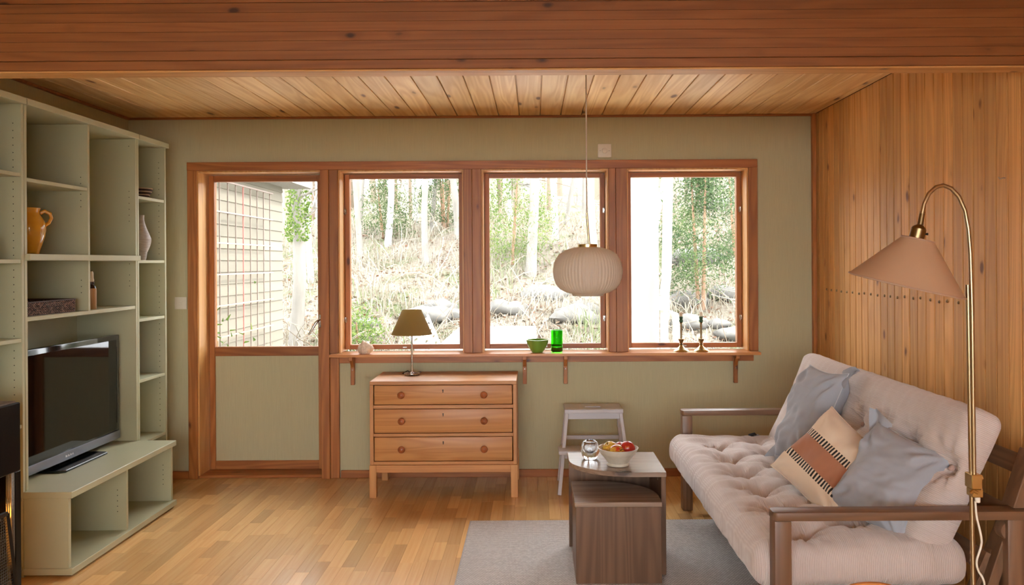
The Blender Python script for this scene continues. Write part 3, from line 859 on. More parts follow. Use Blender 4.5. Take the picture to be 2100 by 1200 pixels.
# ================================================================== THINGS ON THE WINDOW SHELF
ZS = .829
M['shell'] = plain('sea_shell', (226, 208, 188), 0.55, var=.22, nscale=70, bumpamt=.6, bscale=120)
t = thing('conch_shell', 'pale pink and white conch shell on the window shelf', 'shell', (at(750, 715, 5.24).x, 5.245, ZS))
def shell_fn(u, v):
    a = u * 2 * math.pi
    x = (v - .5) * .108
    r = .040 * (math.sin(min(1, v * 1.25) * math.pi) ** .55 if v < .8 else max(.02, math.sin(.8 * 1.25 * math.pi) + (1 - v) * 1.9)) if v < .55 else .040 * max(.05, (1 - v) / .45) ** .75
    r *= 1 + .18 * max(0, math.sin(5 * a + 14 * v)) + .12 * math.sin(22 * v)
    return Vector((x, r * math.cos(a) * .9, max(.0, .034 + r * math.sin(a) * 1.12)))
MB().grid(shell_fn, 40, 36, True).build('body', M['shell'], t, smooth=True, ang=70)
ap = MB()
for i in range(7):
    a = i / 6 * 2.4 + .3
    ap.lathe([(.009, 0), (.006, .008), (.001, .016)], 8, (-.02 + .012 * i * .8, .012 * math.cos(a * 2), .066 - .006 * abs(i - 2.5)))
ap.build('spikes', M['shell'], t, smooth=True)
M['green_glaze'] = plain('green_glaze', (118, 160, 62), 0.15, var=.1, nscale=12, coat=.4)
t = thing('green_bowl', 'glossy green ceramic bowl with a lobed rim on the window shelf', 'bowl', (at(1102, 715, 5.26).x, 5.265, ZS))
rfn = lambda a, s: 1 + .05 * math.cos(4 * a) * min(1, s * 2.2)
MB().lathe([(.028, 0), (.036, .002), (.040, .008), (.055, .03), (.066, .058), (.071, .084), (.068, .085), (.062, .06), (.05, .03), (.03, .012), (.001, .010)], 48, rf=rfn).build('body', M['green_glaze'], t, smooth=True, ang=60)
m, nt, p = new_mat('green_glass')
p.inputs['Base Color'].default_value = (.10, .62, .04, 1); p.inputs['Transmission Weight'].default_value = 1; p.inputs['Roughness'].default_value = .02; p.inputs['IOR'].default_value = 1.3
M['green_glass'] = m
t = thing('green_tumbler', 'bright green cut bottle glass tumbler next to the green bowl', 'glass', (at(1142, 715, 5.27).x, 5.275, ZS))
MB().lathe([(.030, 0), (.037, .003), (.0395, .01), (.0395, .146), (.0365, .147), (.0362, .05), (.034, .036), (.001, .030)], 40).build('body', M['green_glass'], t, smooth=True, ang=50)
M['verdigris'] = plain('verdigris_brass', (74, 104, 78), .5, metal=.4, var=.3, nscale=60)
def candlestick(x, lab, clab):
    t = thing('candlestick', lab, 'candlestick', (x, 5.262, ZS), group='candlesticks on the window shelf')
    MB().lathe([(.050, 0), (.052, .003), (.049, .008), (.034, .018), (.016, .032), (.010, .042)], 32).build('foot', M['brass_pale'], t, smooth=True)
    MB().lathe([(.010, .042), (.014, .048), (.009, .054), (.012, .064), (.019, .078), (.018, .084), (.008, .090), (.0065, .1), (.0075, .13), (.0065, .158), (.009, .168), (.0065, .176), (.008, .185)], 20).build('stem', M['brass_dark'], t, smooth=True)
    MB().lathe([(.008, .185), (.022, .189), (.023, .191), (.008, .193)], 24).build('drip_pan', M['brass_pale'], t, smooth=True)
    MB().lathe([(.008, .193), (.014, .199), (.014, .206), (.011, .21), (.0125, .226), (.015, .230), (.012, .232)], 20).build('cup', M['verdigris'], t, smooth=True)
    c = thing('candle', clab, 'candle', (x, 5.262, ZS + .232), group='candle stubs in the candlesticks')
    MB().lathe([(.0105, -.004), (.0105, .026), (.007, .03)], 16).build('wax', M['wax'], c, smooth=True)
    MB().tube([(0, 0, .029), (.001, 0, .036)], .001, 6).build('wick', M['hole'], c)
candlestick(at(1397, 700, 5.26).x, 'old brass candlestick on the window shelf nearer the pendant lamp', 'short white candle stub nearer the pendant lamp')
candlestick(at(1438, 700, 5.26).x, 'old brass candlestick on the window shelf nearer the sofa', 'short white candle stub nearer the sofa')

# ================================================================== STEP STOOL
st = thing('step_stool', 'white painted two-step stool against the green wall', 'stool', (.369, 4.862, 0))
top = []
sl = MB()
Y0, Y1 = .105, .325
# top tread with a hand slot, made from four slabs around the opening
for b in ((-.182, .182, Y0, Y0 + .085), (-.182, .182, Y0 + .12, Y1), (-.182, -.05, Y0 + .085, Y0 + .12), (.05, .182, Y0 + .085, Y0 + .12)):
    sl.box(b[0], b[1], b[2], b[3], .482, .502)
sl.build('top_tread', M['stool_paint'], st)
MB().box(-.182, .182, Y0 - .006, Y0, .480, .498).build('tread_edge', M['stool_paint'], st, bevel=.003, seg=2)
for s_ in (-1, 1):
    MB().bar((s_ * .222, .004, 0), (s_ * .168, .135, .482), .022, .034, up=(0, 1, 0)).build('leg', M['stool_paint'], st, bevel=.002)
    MB().bar((s_ * .214, .345, 0), (s_ * .166, .285, .482), .022, .034, up=(0, 1, 0)).build('leg', M['stool_paint'], st, bevel=.002)
    MB().bar((s_ * .196, .055, .232), (s_ * .192, .33, .232), .018, .036).build('side_rail', M['stool_paint'], st, bevel=.002)
MB().box(-.165, .165, .125, .143, .440, .482).build('apron', M['stool_paint'], st, bevel=.002)
MB().box(-.165, .165, .275, .293, .440, .482).build('apron', M['stool_paint'], st, bevel=.002)
MB().box(-.225, .225, -.03, .125, .254, .276).build('step_tread', M['stool_paint'], st, bevel=.004, seg=2)
MB().box(-.19, .19, .30, .318, .275, .30).build('back_rail', M['stool_paint'], st, bevel=.002)
MB().box(-.185, .185, .035, .05, .215, .254).build('apron', M['stool_paint'], st, bevel=.002)

# ================================================================== RUG
m, nt, p = new_mat('grey_woven_rug')
tc = N(nt, 'ShaderNodeTexCoord')
br = N(nt, 'ShaderNodeTexBrick')
br.inputs['Color1'].default_value = rgb(224, 220, 216); br.inputs['Color2'].default_value = rgb(204, 200, 196); br.inputs['Mortar'].default_value = rgb(122, 116, 112)
br.inputs['Scale'].default_value = 1.0; br.inputs['Brick Width'].default_value = .0135; br.inputs['Row Height'].default_value = .0095; br.inputs['Mortar Size'].default_value = .0013; br.inputs['Mortar Smooth'].default_value = .7
nt.links.new(tc.outputs['Object'], br.inputs['Vector'])
nt.links.new(br.outputs['Color'], p.inputs['Base Color'])
p.inputs['Roughness'].default_value = .9; p.inputs['Specular IOR Level'].default_value = .1
bump(nt, p, math_n(nt, 'SUBTRACT', 1.0, br.outputs['Fac']), .7, .003)
M['rug'] = m
rug = thing('rug', 'grey flat-woven rug under the nesting tables and sofa', 'rug', (.62, 3.2, 0))
MB().box(-.975, .975, -1.0, 1.18, 0.0002, .006).build('weave', M['rug'], rug, bevel=.0015)
for a in (-.980, .9755): MB().box(a, a + .0045, -1.0, 1.18, .0002, .0055).build('hem', M['rug'], rug)

# ================================================================== NESTING TABLES
def quarter_top(w, d, rx, ry, flip):
    # rectangle w x d centred on 0 whose front corner is a big quarter curve
    pts = [(w / 2, -d / 2), (w / 2, d / 2), (-w / 2, d / 2)] + [(-w / 2 + rx - rx * math.cos(R(a)), -d / 2 + ry - ry * math.sin(R(a))) for a in range(0, 91, 5)]
    return [(-x, -y) for x, y in pts] if flip else pts
t1 = thing('nesting_table', 'taller brown pine nesting table with a rounded corner', 'table', (.378, 3.797, .006), group='brown nesting tables')
MB().prism(quarter_top(.432, .39, .30, .24, False), .443, .465).build('table_top', M['table_top_lit'], t1, bevel=.0015)
MB().box(-.210, .214, .172, .193, 0, .443).build('back_panel', M['table_z'], t1, bevel=.0015)
MB().box(.192, .214, -.19, .171, 0, .443).build('side_panel', M['table_z'], t1, bevel=.0015)
MB().lathe([(.006, 0), (.005, .002)], 10, (.1915, -.1, .41), Matrix.Rotation(R(-90), 3, 'Y')).build('bolt', M['steel'], t1)
t2 = thing('nesting_table', 'lower brown pine nesting table pulled out in front of the other', 'table', (.366, 3.678, .006), group='brown nesting tables')
MB().prism(quarter_top(.385, .343, .26, .24, True), .338, .359).build('table_top', M['table_top_lit'], t2, bevel=.0015)
MB().box(-.188, .19, -.171, -.150, 0, .338).build('front_panel', M['table_z'], t2, bevel=.0015)
MB().box(-.188, -.167, -.149, .16, 0, .338).build('side_panel', M['table_z'], t2, bevel=.0015)
ZT = .471
M['cream_glaze'] = plain('cream_stoneware', (202, 196, 180), .35, var=.08, nscale=40, coat=.2)
bw = thing('fruit_bowl', 'cream stoneware bowl holding apples on the nesting table', 'bowl', (.389, 3.737, ZT))
pr = [(.046, 0), (.052, .002), (.053, .008), (.049, .014), (.062, .032), (.074, .05), (.082, .056), (.086, .064), (.094, .080), (.0955, .083), (.092, .083), (.083, .064), (.07, .045), (.045, .02), (.001, .016)]
MB().lathe(pr, 48).build('body', M['cream_glaze'], bw, smooth=True, ang=60)
m, nt, p = new_mat('apple_skin')
v, tone, raw = coords(nt, (1, 1, 1))
n1 = noise_n(nt, v, 22, 3)
v2, _, _ = coords(nt, (90, 90, 8))
n2 = noise_n(nt, v2, 1, 3)
f = math_n(nt, 'ADD', math_n(nt, 'MULTIPLY', n1, .8), math_n(nt, 'MULTIPLY', n2, .4))
f = math_n(nt, 'ADD', f, maprange(nt, tone, 0, 1, -.18, .16))
nt.links.new(mix_c(nt, maprange(nt, f, .48, .66), rgb(214, 176, 70), rgb(176, 46, 34)), p.inputs['Base Color'])
p.inputs['Roughness'].default_value = .25
M['apple'] = m
def apple(x, y, z, s, rot, lab, tn):
    t = thing('apple', lab, 'apple', (.389 + x, 3.737 + y, ZT + z), group='apples in the cream bowl')
    t.rotation_euler = rot
    pr = []
    for i in range(17):
        a = math.pi * i / 16
        r = math.sin(a) * (1 + .06 * math.cos(a))
        zz = -math.cos(a) * .92 - .0
        if i < 3: zz += (.10, .05, .01)[i]
        if i > 13: zz -= (.02, .10, .24)[i - 14]
        pr.append((max(r, .002) * .036 * s, zz * .036 * s))
    MB().lathe(pr, 28, rf=lambda a, q: 1 + .02 * math.cos(5 * a)).build('skin', M['apple'], t, smooth=True, ang=80, tone=tn)
    MB().tube([(0, 0, .022 * s), (.002, 0, .034 * s), (.006, .001, .042 * s)], .0013, 6).build('stem', M['dark_brown'], t)
apple(-.036, .014, .074, 1.02, (.4, -.5, 0), 'yellow-red apple at the votive side of the bowl', .25)
apple(-.008, -.036, .068, 1.05, (1.0, .2, .5), 'red and yellow apple at the front of the bowl', .5)
apple(.044, .004, .076, 1.05, (-.3, .9, 1), 'deep red apple at the sofa side of the bowl', .95)
apple(.012, .046, .066, .95, (-.8, 0, 2), 'small red apple half hidden at the back of the bowl', .8)
m, nt, p = new_mat('clear_glass')
p.inputs['Base Color'].default_value = (.96, .97, .98, 1); p.inputs['Transmission Weight'].default_value = 1; p.inputs['Roughness'].default_value = .03; p.inputs['IOR'].default_value = 1.4
v, _, _ = coords(nt, (1, 1, 1), False)
bump(nt, p, noise_n(nt, v, 60, 3), .5, .004)
M['clear_glass'] = m
vt = thing('glass_votive', 'round clear bubbly glass votive holder on the nesting table', 'candle holder', (.267, 3.86, ZT))
rv = lambda a, s: 1 + .025 * math.sin(7 * a + 9 * s)
MB().lathe([(.022, 0), (.03, .002), (.042, .018), (.047, .042), (.044, .066), (.034, .084), (.028, .088), (.022, .084), (.028, .07), (.03, .05), (.02, .035), (.001, .03)], 36, rf=rv).build('body', M['clear_glass'], vt, smooth=True, ang=70)

# ================================================================== PENDANT LAMP
m, nt, p = new_mat('opal_ribbed_glass')
p.inputs['Base Color'].default_value = rgb(240, 234, 226); p.inputs['Roughness'].default_value = .4
tr = N(nt, 'ShaderNodeBsdfTranslucent'); tr.inputs[0].default_value = rgb(250, 242, 230)
mx = N(nt, 'ShaderNodeMixShader'); mx.inputs[0].default_value = .6
nt.links.new(p.outputs[0], mx.inputs[1]); nt.links.new(tr.outputs[0], mx.inputs[2]); nt.links.new(mx.outputs[0], nt.nodes['Material Output'].inputs[0])
M['opal'] = m
PY = 3.8
pc = at(1205, 507, PY)
pl = thing('pendant_lamp', 'white ribbed glass pendant lamp hanging before the windows', 'lamp', (pc.x, PY, pc.z))
half = [(.046, 0), (.075, -.004), (.105, -.014), (.135, -.034), (.154, -.064), (.162, -.098), (.163, -.118), (.160, -.145), (.150, -.175), (.130, -.200), (.100, -.216), (.076, -.222), (.073, -.232), (.066, -.232), (.07, -.218), (.1, -.21), (.126, -.194), (.145, -.170), (.155, -.14), (.155, -.1), (.146, -.066), (.13, -.04), (.1, -.02), (.046, -.008)]
MB().lathe(half, 240, cap=(False, False), rf=lambda a, s: 1 + .019 * math.cos(60 * a) * (1 if .06 < s < .46 else .15)).build('shade', M['opal'], pl, smooth=True, ang=80)
MB().lathe([(.0465, -.001), (.0465, .012), (.044, .014), (.008, .0145)], 40).build('cap', M['brass_pale'], pl, smooth=True)
rt = at(1203.4, 437, PY) - pc
rb = at(1208, 500, PY) - pc
MB().tube([rb, rt], .0052, 12).build('rod', M['brass_pale'], pl, smooth=True)
M['cord'] = plain('grey_cord', (208, 196, 184), .7)
MB().tube([rt, rt + Vector((0, 0, .3)), Vector((rt.x, 0, ZC - pc.z))], .0032, 8).build('cord', M['cord'], pl)
MB().lathe([(.02, -.2), (.02, -.06), (.012, -.02), (.012, -.008)], 16).build('bulb_socket', M['white_plastic'], pl)
MB().lathe([(.05, -.022), (.048, -.004), (.03, 0)], 24, (rt.x, 0, ZC - pc.z)).build('ceiling_rose', M['white_plastic'], pl, smooth=True)

# ================================================================== FUTON SOFA
sf = thing('futon_sofa', 'brown wooden futon sofa frame with flat armrests', 'sofa', (0, 0, 0))
def arm(y0, x0):
    # armrest board with rounded front corners
    pts = [(x0 + .02 - .02 * math.cos(R(a)), y0 + .02 - .02 * math.sin(R(a))) for a in range(0, 91, 15)] + [(1.74, y0), (1.74, y0 + .07)] + [(x0 + .02 - .02 * math.sin(R(a)), y0 + .05 + .02 * math.cos(R(a))) for a in range(0, 91, 15)]
    MB().prism(pts, .543, .573).build('armrest', M['sofa_wood_x'], sf, bevel=.004, seg=2)
    MB().box(x0 + .004, x0 + .062, y0 + .003, y0 + .067, .006 if y0 < 4 else 0, .543).build('leg', M['sofa_wood_z'], sf, bevel=.005, seg=2)
    MB().box(1.60, 1.66, y0 + .006, y0 + .064, 0, .543).build('leg', M['sofa_wood_z'], sf, bevel=.005, seg=2)
    MB().bar((x0 + .06, y0 + .045, .21), (1.60, y0 + .045, .21), .03, .09).build('side_rail', M['sofa_wood_x'], sf, bevel=.003)
arm(2.69, .805)
arm(4.545, .838)
MB().box(.862, .888, 2.75, 4.55, .17, .275).build('front_rail', M['sofa_wood_y'], sf, bevel=.004)
MB().box(1.42, 1.446, 2.75, 4.55, .17, .275).build('back_rail', M['sofa_wood_y'], sf, bevel=.004)
for i in range(9):
    yy = 2.80 + i * .205
    MB().box(.875, 1.44, yy, yy + .06, .262, .279).build('slat', M['sofa_wood_x'], sf)
ua = R(24.6)
U = Vector((math.sin(ua), 0, math.cos(ua))); Nn = Vector((math.cos(ua), 0, -math.sin(ua)))
b0 = Vector((1.53, 0, .30))
for yy in (2.79, 3.6, 4.46):
    MB().obox(b0 + U * .24 + Nn * .03 + Vector((0, yy, 0)), U * .28, Vector((0, .024, 0)), Nn * .028).build('back_stile', M['sofa_wood_z'], sf, bevel=.003)
for k in (.08, .26, .44):
    MB().obox(b0 + U * k + Nn * -.008 + Vector((0, 3.62, 0)), U * .035, Vector((0, .86, 0)), Nn * .009).build('back_slat', M['sofa_wood_y'], sf)
# diagonal stay, its bolt knob and the rear stretcher seen beside the near arm
MB().bar((1.47, 2.765, .02), (1.72, 2.765, .76), .035, .075, up=(0, 1, 0)).build('stay', M['sofa_wood_z'], sf, bevel=.003)
MB().bar((1.47, 4.52, .02), (1.70, 4.52, .72), .035, .075, up=(0, 1, 0)).build('stay', M['sofa_wood_z'], sf, bevel=.003)
MB().lathe([(.033, 0), (.033, .03), (.029, .036), (.0, .037)], 24, (1.615, 2.748, .50), Matrix.Rotation(R(90), 3, 'X')).build('bolt_knob', M['sofa_wood_z'], sf, smooth=True)

def slab(sx, sy, sz, r, res, disp):
    nx, ny, nz = max(6, int(sx / res)), max(6, int(sy / res)), max(6, int(sz / res))
    hx, hy, hz = sx / 2, sy / 2, sz / 2
    m = MB()
    def rnd(p):
        q = Vector((max(-hx + r, min(hx - r, p.x)), max(-hy + r, min(hy - r, p.y)), max(-hz + r, min(hz - r, p.z))))
        d = p - q
        n = d.normalized() if d.length > 1e-9 else Vector((0, 0, 1))
        # keep corners round but faces flat
        k = max(abs(d.x), abs(d.y), abs(d.z))
        return q + n * k if d.length > 1e-9 else p, n
    def mk(fn, a, b):
        def g(u, v):
            p, n = rnd(fn(u, v))
            return p + disp(p, n)
        m.grid(g, a + 1, b + 1)
    for s_ in (-1, 1):
        mk(lambda u, v: Vector(((u * 2 - 1) * hx, (v * 2 - 1) * hy, s_ * hz)), nx, ny)
        mk(lambda u, v: Vector((s_ * hx, (u * 2 - 1) * hy, (v * 2 - 1) * hz)), ny, nz)
        mk(lambda u, v: Vector(((u * 2 - 1) * hx, s_ * hy, (v * 2 - 1) * hz)), nx, nz)
    return m
CORD = (210, 199, 194)
M['cord_x'] = cloth('pink_corduroy_seat', CORD, (0, .0062, .30, (172, 150, 146)), .04, .4)
M['cord_z'] = cloth('pink_corduroy_back', CORD, (2, .0062, .30, (172, 150, 146)), .04, .4)
M['cord_plain'] = cloth('pink_corduroy_button', (188, 160, 150), None, .04, .4)
ft = thing('futon_mattress', 'pale pink tufted corduroy futon mattress folded over the sofa', 'mattress', (0, 0, 0))
def tuft_field(tufts, a, b):
    """a, b in metres on the face -> inward depth; wrinkles radiate from every tuft"""
    dsum, wr = 0.0, 0.0
    best = 9
    for (ta, tb) in tufts:
        dx, dy = a - ta, b - tb
        d = math.hypot(dx, dy)
        if d > .4: continue
        dsum = max(dsum, .078 * math.exp(-d / .06))
        an = math.atan2(dy, dx)
        wr += math.exp(-((d - .06) / .06) ** 2) * .007 * math.sin(9 * an + 3 * ta * 40)
        best = min(best, d)
    return dsum + wr
# creases link neighbouring tufts
def crease(tufts, a, b, depth=.028, w=.02):
    c = 0
    for i in range(len(tufts)):
        for j in range(i + 1, len(tufts)):
            p, q = tufts[i], tufts[j]
            L2 = (p[0] - q[0]) ** 2 + (p[1] - q[1]) ** 2
            if L2 > .105: continue
            t = max(0, min(1, ((a - p[0]) * (q[0] - p[0]) + (b - p[1]) * (q[1] - p[1])) / L2))
            d = math.hypot(a - p[0] - t * (q[0] - p[0]), b - p[1] - t * (q[1] - p[1]))
            if d < .06:
                c = max(c, depth * (.35 + .65 * abs(2 * t - 1) ** 1.5) * math.exp(-(d / w) ** 2 * .6))
    return c
SX0, SX1, SY0, SY1 = .768, 1.50, 2.765, 4.525
scx, scy, scz = (SX0 + SX1) / 2, (SY0 + SY1) / 2, .358
tA = [(.965, 2.90 + .27 * k) for k in range(6)] + [(1.215, 3.03 + .27 * k) for k in range(6)]
def seat_disp(p, n):
    X, Y = p.x + scx, p.y + scy
    up = max(0, n.z)
    if abs(n.z) < .05 and abs(p.z) > .072: up = 1 if p.z > 0 else 0
    h = 0
    if up > 0:
        ex = min(X - SX0, SX1 - X) ; ey = min(Y - SY0, SY1 - Y)
        e = max(0, min(1, min(ex, ey) / .09))
        h = up * (.022 * e ** .6 - tuft_field(tA, X, Y) - crease(tA, X, Y))
    side = 1 - abs(n.z)
    out = Vector((n.x, n.y, 0)) * (.012 * math.cos(min(1, abs(p.z) / .075) * math.pi / 2) + .004 * noise.noise(Vector((X * 6, Y * 9, 1))))
    # gathers running over the front and end edges
    g = .0035 * noise.noise(Vector((X * 7 if abs(n.y) < .6 else X * 40, Y * 38 if abs(n.y) < .6 else Y * 7, p.z * 4)))
    fold = math.exp(-((X - .875) / .075) ** 2) * .017 * noise.noise(Vector((X * 3, Y * 24, 2.5)))
    fold += up * .008 * noise.noise(Vector((X * 9, Y * 22, 6.5)))
    return Vector((0, 0, h)) + out + n * (g + fold)
so = slab(SX1 - SX0, SY1 - SY0, .152, .045, .0115, seat_disp).build('seat_section', M['cord_x'], ft, smooth=True, ang=180, weld=True)
so.location = (scx, scy, scz)
BL, BT = .56, .135
tB = [(2.83 + .255 * k, .045) for k in range(7)]
bcy, BSY = 3.65, 1.74
def back_disp(p, n):
    Y, Z = p.y + bcy, p.z
    fr_ = max(0, -n.x)
    h = 0
    if fr_ > 0:
        e = max(0, min(1, min(BL / 2 - abs(Z), BSY / 2 - abs(p.y)) / .1))
        h = fr_ * (.022 * e ** .6 - tuft_field(tB, Y, Z) - crease(tB, Y, Z, .02, .02))
        h -= fr_ * .012 * math.exp(-((Y - 3.405) / .03) ** 2) * max(0, (.045 - Z) / .3 if Z < .045 else 0)
    g = .004 * noise.noise(Vector((p.x * 6, Y * 30, Z * (4 if abs(n.z) > .3 or Z > .1 else 12))))
    return Vector((-h, 0, 0)) + n * (g + .006 * noise.noise(Vector((p.x * 4, Y * 3, Z * 5))))
bo = slab(BT, BSY, BL, .045, .0115, back_disp).build('back_section', M['cord_z'], ft, smooth=True, ang=180, weld=True)
bo.rotation_euler = (0, ua, 0)
bbase = Vector((1.347, 0, .488)) + Nn * (BT / 2) - U * .09
bo.location = bbase + U * (BL / 2) + Vector((0, bcy, 0))
for (ta, tb) in tB:
    MB().lathe([(.011, -.004), (.012, .002), (.008, .007), (.0, .008)], 14, (0, 0, 0), Matrix.Rotation(R(-90), 3, 'Y')).build('button', M['cord_plain'], bo, smooth=True).location = (-BT / 2 + .040, ta - bcy, tb)
for (ta, tb) in tA:
    MB().lathe([(.010, -.004), (.011, .002), (.007, .006), (.0, .007)], 14).build('button', M['cord_plain'], so, smooth=True).location = (ta - scx, tb - scy, .076 - .044)

# ---- cushions
def pillow(name, label, center, a, b, ha, hb, T, mat, seed, flaps=(), piping=None, group='cushions on the sofa', wr=1.0, flapmat=None):
    a = Vector(a).normalized(); b = Vector(b); b = (b - a * b.dot(a)).normalized(); n = a.cross(b)
    if n.z < 0 or (n.x > 0 and n.z < .2): pass
    t = thing(name, label, 'cushion', center, group=group)
    t.rotation_mode = 'QUATERNION'
    t.rotation_quaternion = Matrix((a, b, n)).transposed().to_quaternion()
    rnd_ = random.Random(seed)
    o3 = Vector((seed * 3.1, seed * 1.7, 0))
    def pt(u, v, s_):
        x = u * (1 - .085 * (1 - v * v)); y = v * (1 - .085 * (1 - u * u))
        th = (max(0, 1 - u ** 4) * max(0, 1 - v ** 4)) ** .62
        z = s_ * T * th
        w = noise.noise(Vector((u * 2.2, v * 2.2, s_)) + o3) * .018 + noise.noise(Vector((u * 7 + 2 * v, v * 4, s_ * 2)) + o3) * .007
        # creases that run in from the corners
        for cu, cv in ((1, 1), (1, -1), (-1, 1), (-1, -1)):
            du, dv = u - cu, v - cv
            d = math.hypot(du, dv)
            an = math.atan2(dv * cv, du * cu)
            w += .010 * math.exp(-((d - .5) / .35) ** 2) * math.sin(11 * an + seed + cu)
        return Vector((x * ha, y * hb, z + wr * w * min(1, th * 1.6)))
    m = MB()
    for s_ in (1, -1):
        m.grid(lambda u, v: pt(u * 2 - 1, v * 2 - 1, s_), 49, 49)
    m.build('cover', mat, t, smooth=True, ang=180, weld=True)
    sm = MB()
    ed = [(x / 20 - 1, -1) for x in range(40)] + [(1, x / 20 - 1) for x in range(40)] + [(1 - x / 20, 1) for x in range(40)] + [(-1, 1 - x / 20) for x in range(41)]
    sm.tube([pt(u, v, 1) for u, v in ed], .0026, 6, cap=False).build('seam', piping or mat, t, smooth=True)
    for (cu, cv, L, bend) in flaps:
        base = Vector((cu * ha * .97, cv * hb * .97, 0))
        dirv = Vector((cu, cv, 0)).normalized(); sd = Vector((-dirv.y, dirv.x, 0))
        def fl(u, v):
            wdt = .062 * (1 - v * .85) * (1 if v > .12 else .85)
            return base - dirv * .04 + dirv * (v * (L + .04)) + sd * ((u - .5) * 2 * wdt) + Vector((0, 0, bend * v * v + .012 * math.sin(u * 5 + v * 3)))
        fm = MB().grid(fl, 9, 9)
        fl0 = fl
        fl2 = lambda u, v: fl0(u, v) + Vector((0, 0, -.003))
        fm.grid(fl2, 9, 9)
        fm.build('corner_flap', flapmat or mat, t, smooth=True, ang=180, recalc=False)
    return t
M['blue_linen'] = cloth('blue_grey_linen', (164, 168, 176), None, .06, .2, 1200)
M['blue_seam'] = cloth('pale_blue_seam', (190, 194, 198), None, .05, .1)
# striped wool cover: printed bands in the cushion's own coordinates
m, nt, p = new_mat('striped_wool')
tc = N(nt, 'ShaderNodeTexCoord'); sp = N(nt, 'ShaderNodeSeparateXYZ'); nt.links.new(tc.outputs['Object'], sp.inputs[0])
X_, Y_, Z_ = sp.outputs
def band(v, lo, hi):
    return math_n(nt, 'MULTIPLY', math_n(nt, 'GREATER_THAN', v, lo), math_n(nt, 'LESS_THAN', v, hi))
cream, terr, blk = rgb(226, 206, 182), rgb(172, 118, 90), rgb(44, 40, 38)
col = mix_c(nt, band(Y_, -.066, .026), cream, terr)
dash = math_n(nt, 'GREATER_THAN', math_n(nt, 'SINE', math_n(nt, 'MULTIPLY', X_, 2 * math.pi / .0155)), -.1)
for lo, hi in ((-.096, -.066), (.026, .056)):
    bd = band(Y_, lo, hi)
    col = mix_c(nt, bd, col, cream)
    col = mix_c(nt, math_n(nt, 'MULTIPLY', bd, dash), col, blk)
col = mix_c(nt, math_n(nt, 'LESS_THAN', Z_, -.004), col, rgb(206, 200, 184))
nt.links.new(col, p.inputs['Base Color']); p.inputs['Roughness'].default_value = .95; p.inputs['Specular IOR Level'].default_value = .1; p.inputs['Sheen Weight'].default_value = .3
v, _, _ = coords(nt, (1, 1, 1), False)
bump(nt, p, noise_n(nt, v, 500, 3), .35, .002)
M['striped'] = m
pillow('cushion', 'blue-grey linen cushion propped at the far window end of the sofa', (1.325, 3.83, .676), (-.19, -.04, -.44), (.25, -.85, .16), .245, .165, .085, M['blue_linen'], 3, flaps=((-1, 1, .055, -.01), (1, -1, .05, .03)), piping=M['blue_seam'])
pillow('cushion', 'cream cushion with terracotta band and black stripes', (1.235, 3.30, .572), (.137, -.36, -.167), (.231, -.02, .229), .215, .185, .085, M['striped'], 5, wr=.6)
pillow('cushion', 'blue-grey linen cushion lying behind the striped one at the sofa end', (1.342, 3.02, .588), (-.2, -.022, -.298), (.154, -.416, -.072), .19, .19, .08, M['blue_linen'], 9, flaps=((-1, -1, .06, .02), (1, 1, .05, -.01)), piping=M['blue_seam'])
# dark object half hidden behind the mattress at the far arm
dk = at(1545, 893, 4.70)
t = thing('strap', 'small black strap-like object behind the far end of the mattress', 'strap', (dk.x, 4.70, 0))
MB().tube([(-.05, 0, 0), (-.045, 0, .25), (-.035, 0, dk.z - .03), (-.02, 0, dk.z), (.005, 0, dk.z + .006), (.02, 0, dk.z - .01), (.03, 0, dk.z - .06), (.04, 0, 0)], .012, 8).build('webbing', M['black'], t, smooth=True)
MB().box(.0, .035, -.012, .012, dk.z - .012, dk.z + .004).build('buckle', M['tv_grey'], t, bevel=.003)

# ================================================================== FLOOR LAMP
LY = 2.45
def L(px, py, dy=0): return at(px, py, LY + dy)
fl_ = thing('floor_lamp', 'brass floor lamp with curved neck and beige cone shade', 'lamp', (L(1998, 1200).x, LY, 0))
O = Vector(fl_.location)
def rel(v): return v - O
bt = L(1999, 1300); bt.z = .02
MB().lathe([(.13, 0), (.132, .008), (.125, .016), (.02, .022), (.012, .04)], 40, (bt.x - O.x, 0, 0)).build('base', M['brass'], fl_, smooth=True)
MB().tube([rel(Vector((bt.x, LY, .02))), rel(L(1994, 1100)), rel(L(1984.5, 584))], .0068, 14).build('pole', M['brass'], fl_, smooth=True)
neck = [(1998, 1005), (1996, 850), (1993.5, 640), (1990, 520), (1986, 470), (1979, 432), (1966, 403), (1950, 386), (1934, 380), (1919, 384), (1905, 397), (1895, 418), (1891, 438)]
MB().tube([rel(L(*q, -.012 if q[1] > 500 else -.006)) for q in neck], .0062, 14).build('neck', M['brass'], fl_, smooth=True)
MB().tube([rel(L(1892, 434)), rel(L(1887, 461))], [.0078, .0088], 14).build('joint', M['brass_dark'], fl_, smooth=True)
ax = (L(1862, 584) - L(1882, 491)).normalized(); ax = (ax + Vector((0, .10, 0))).normalized()
s0 = rel(L(1886.5, 461))
MB().tube([s0, s0 + ax * .006, s0 + ax * .012, s0 + ax * .05, s0 + ax * .062], [.008, .017, .0215, .0225, .0225], 20).build('socket', M['brass_dark'], fl_, smooth=True, ang=30)
ks = s0 + ax * .03 + Vector((.022, -.004, 0))
MB().tube([ks, ks + Vector((.008, -.002, 0))], [.003, .004], 8).build('switch', M['black'], fl_)
M['beige_shade'] = plain('beige_lampshade', (186, 152, 122), .6, var=.03, bumpamt=.05)
M['beige_trim'] = plain('shade_trim', (176, 146, 124), .7)
q = ax.to_track_quat('Z', 'Y').to_matrix()
tcn = rel(L(1882.5, 491))
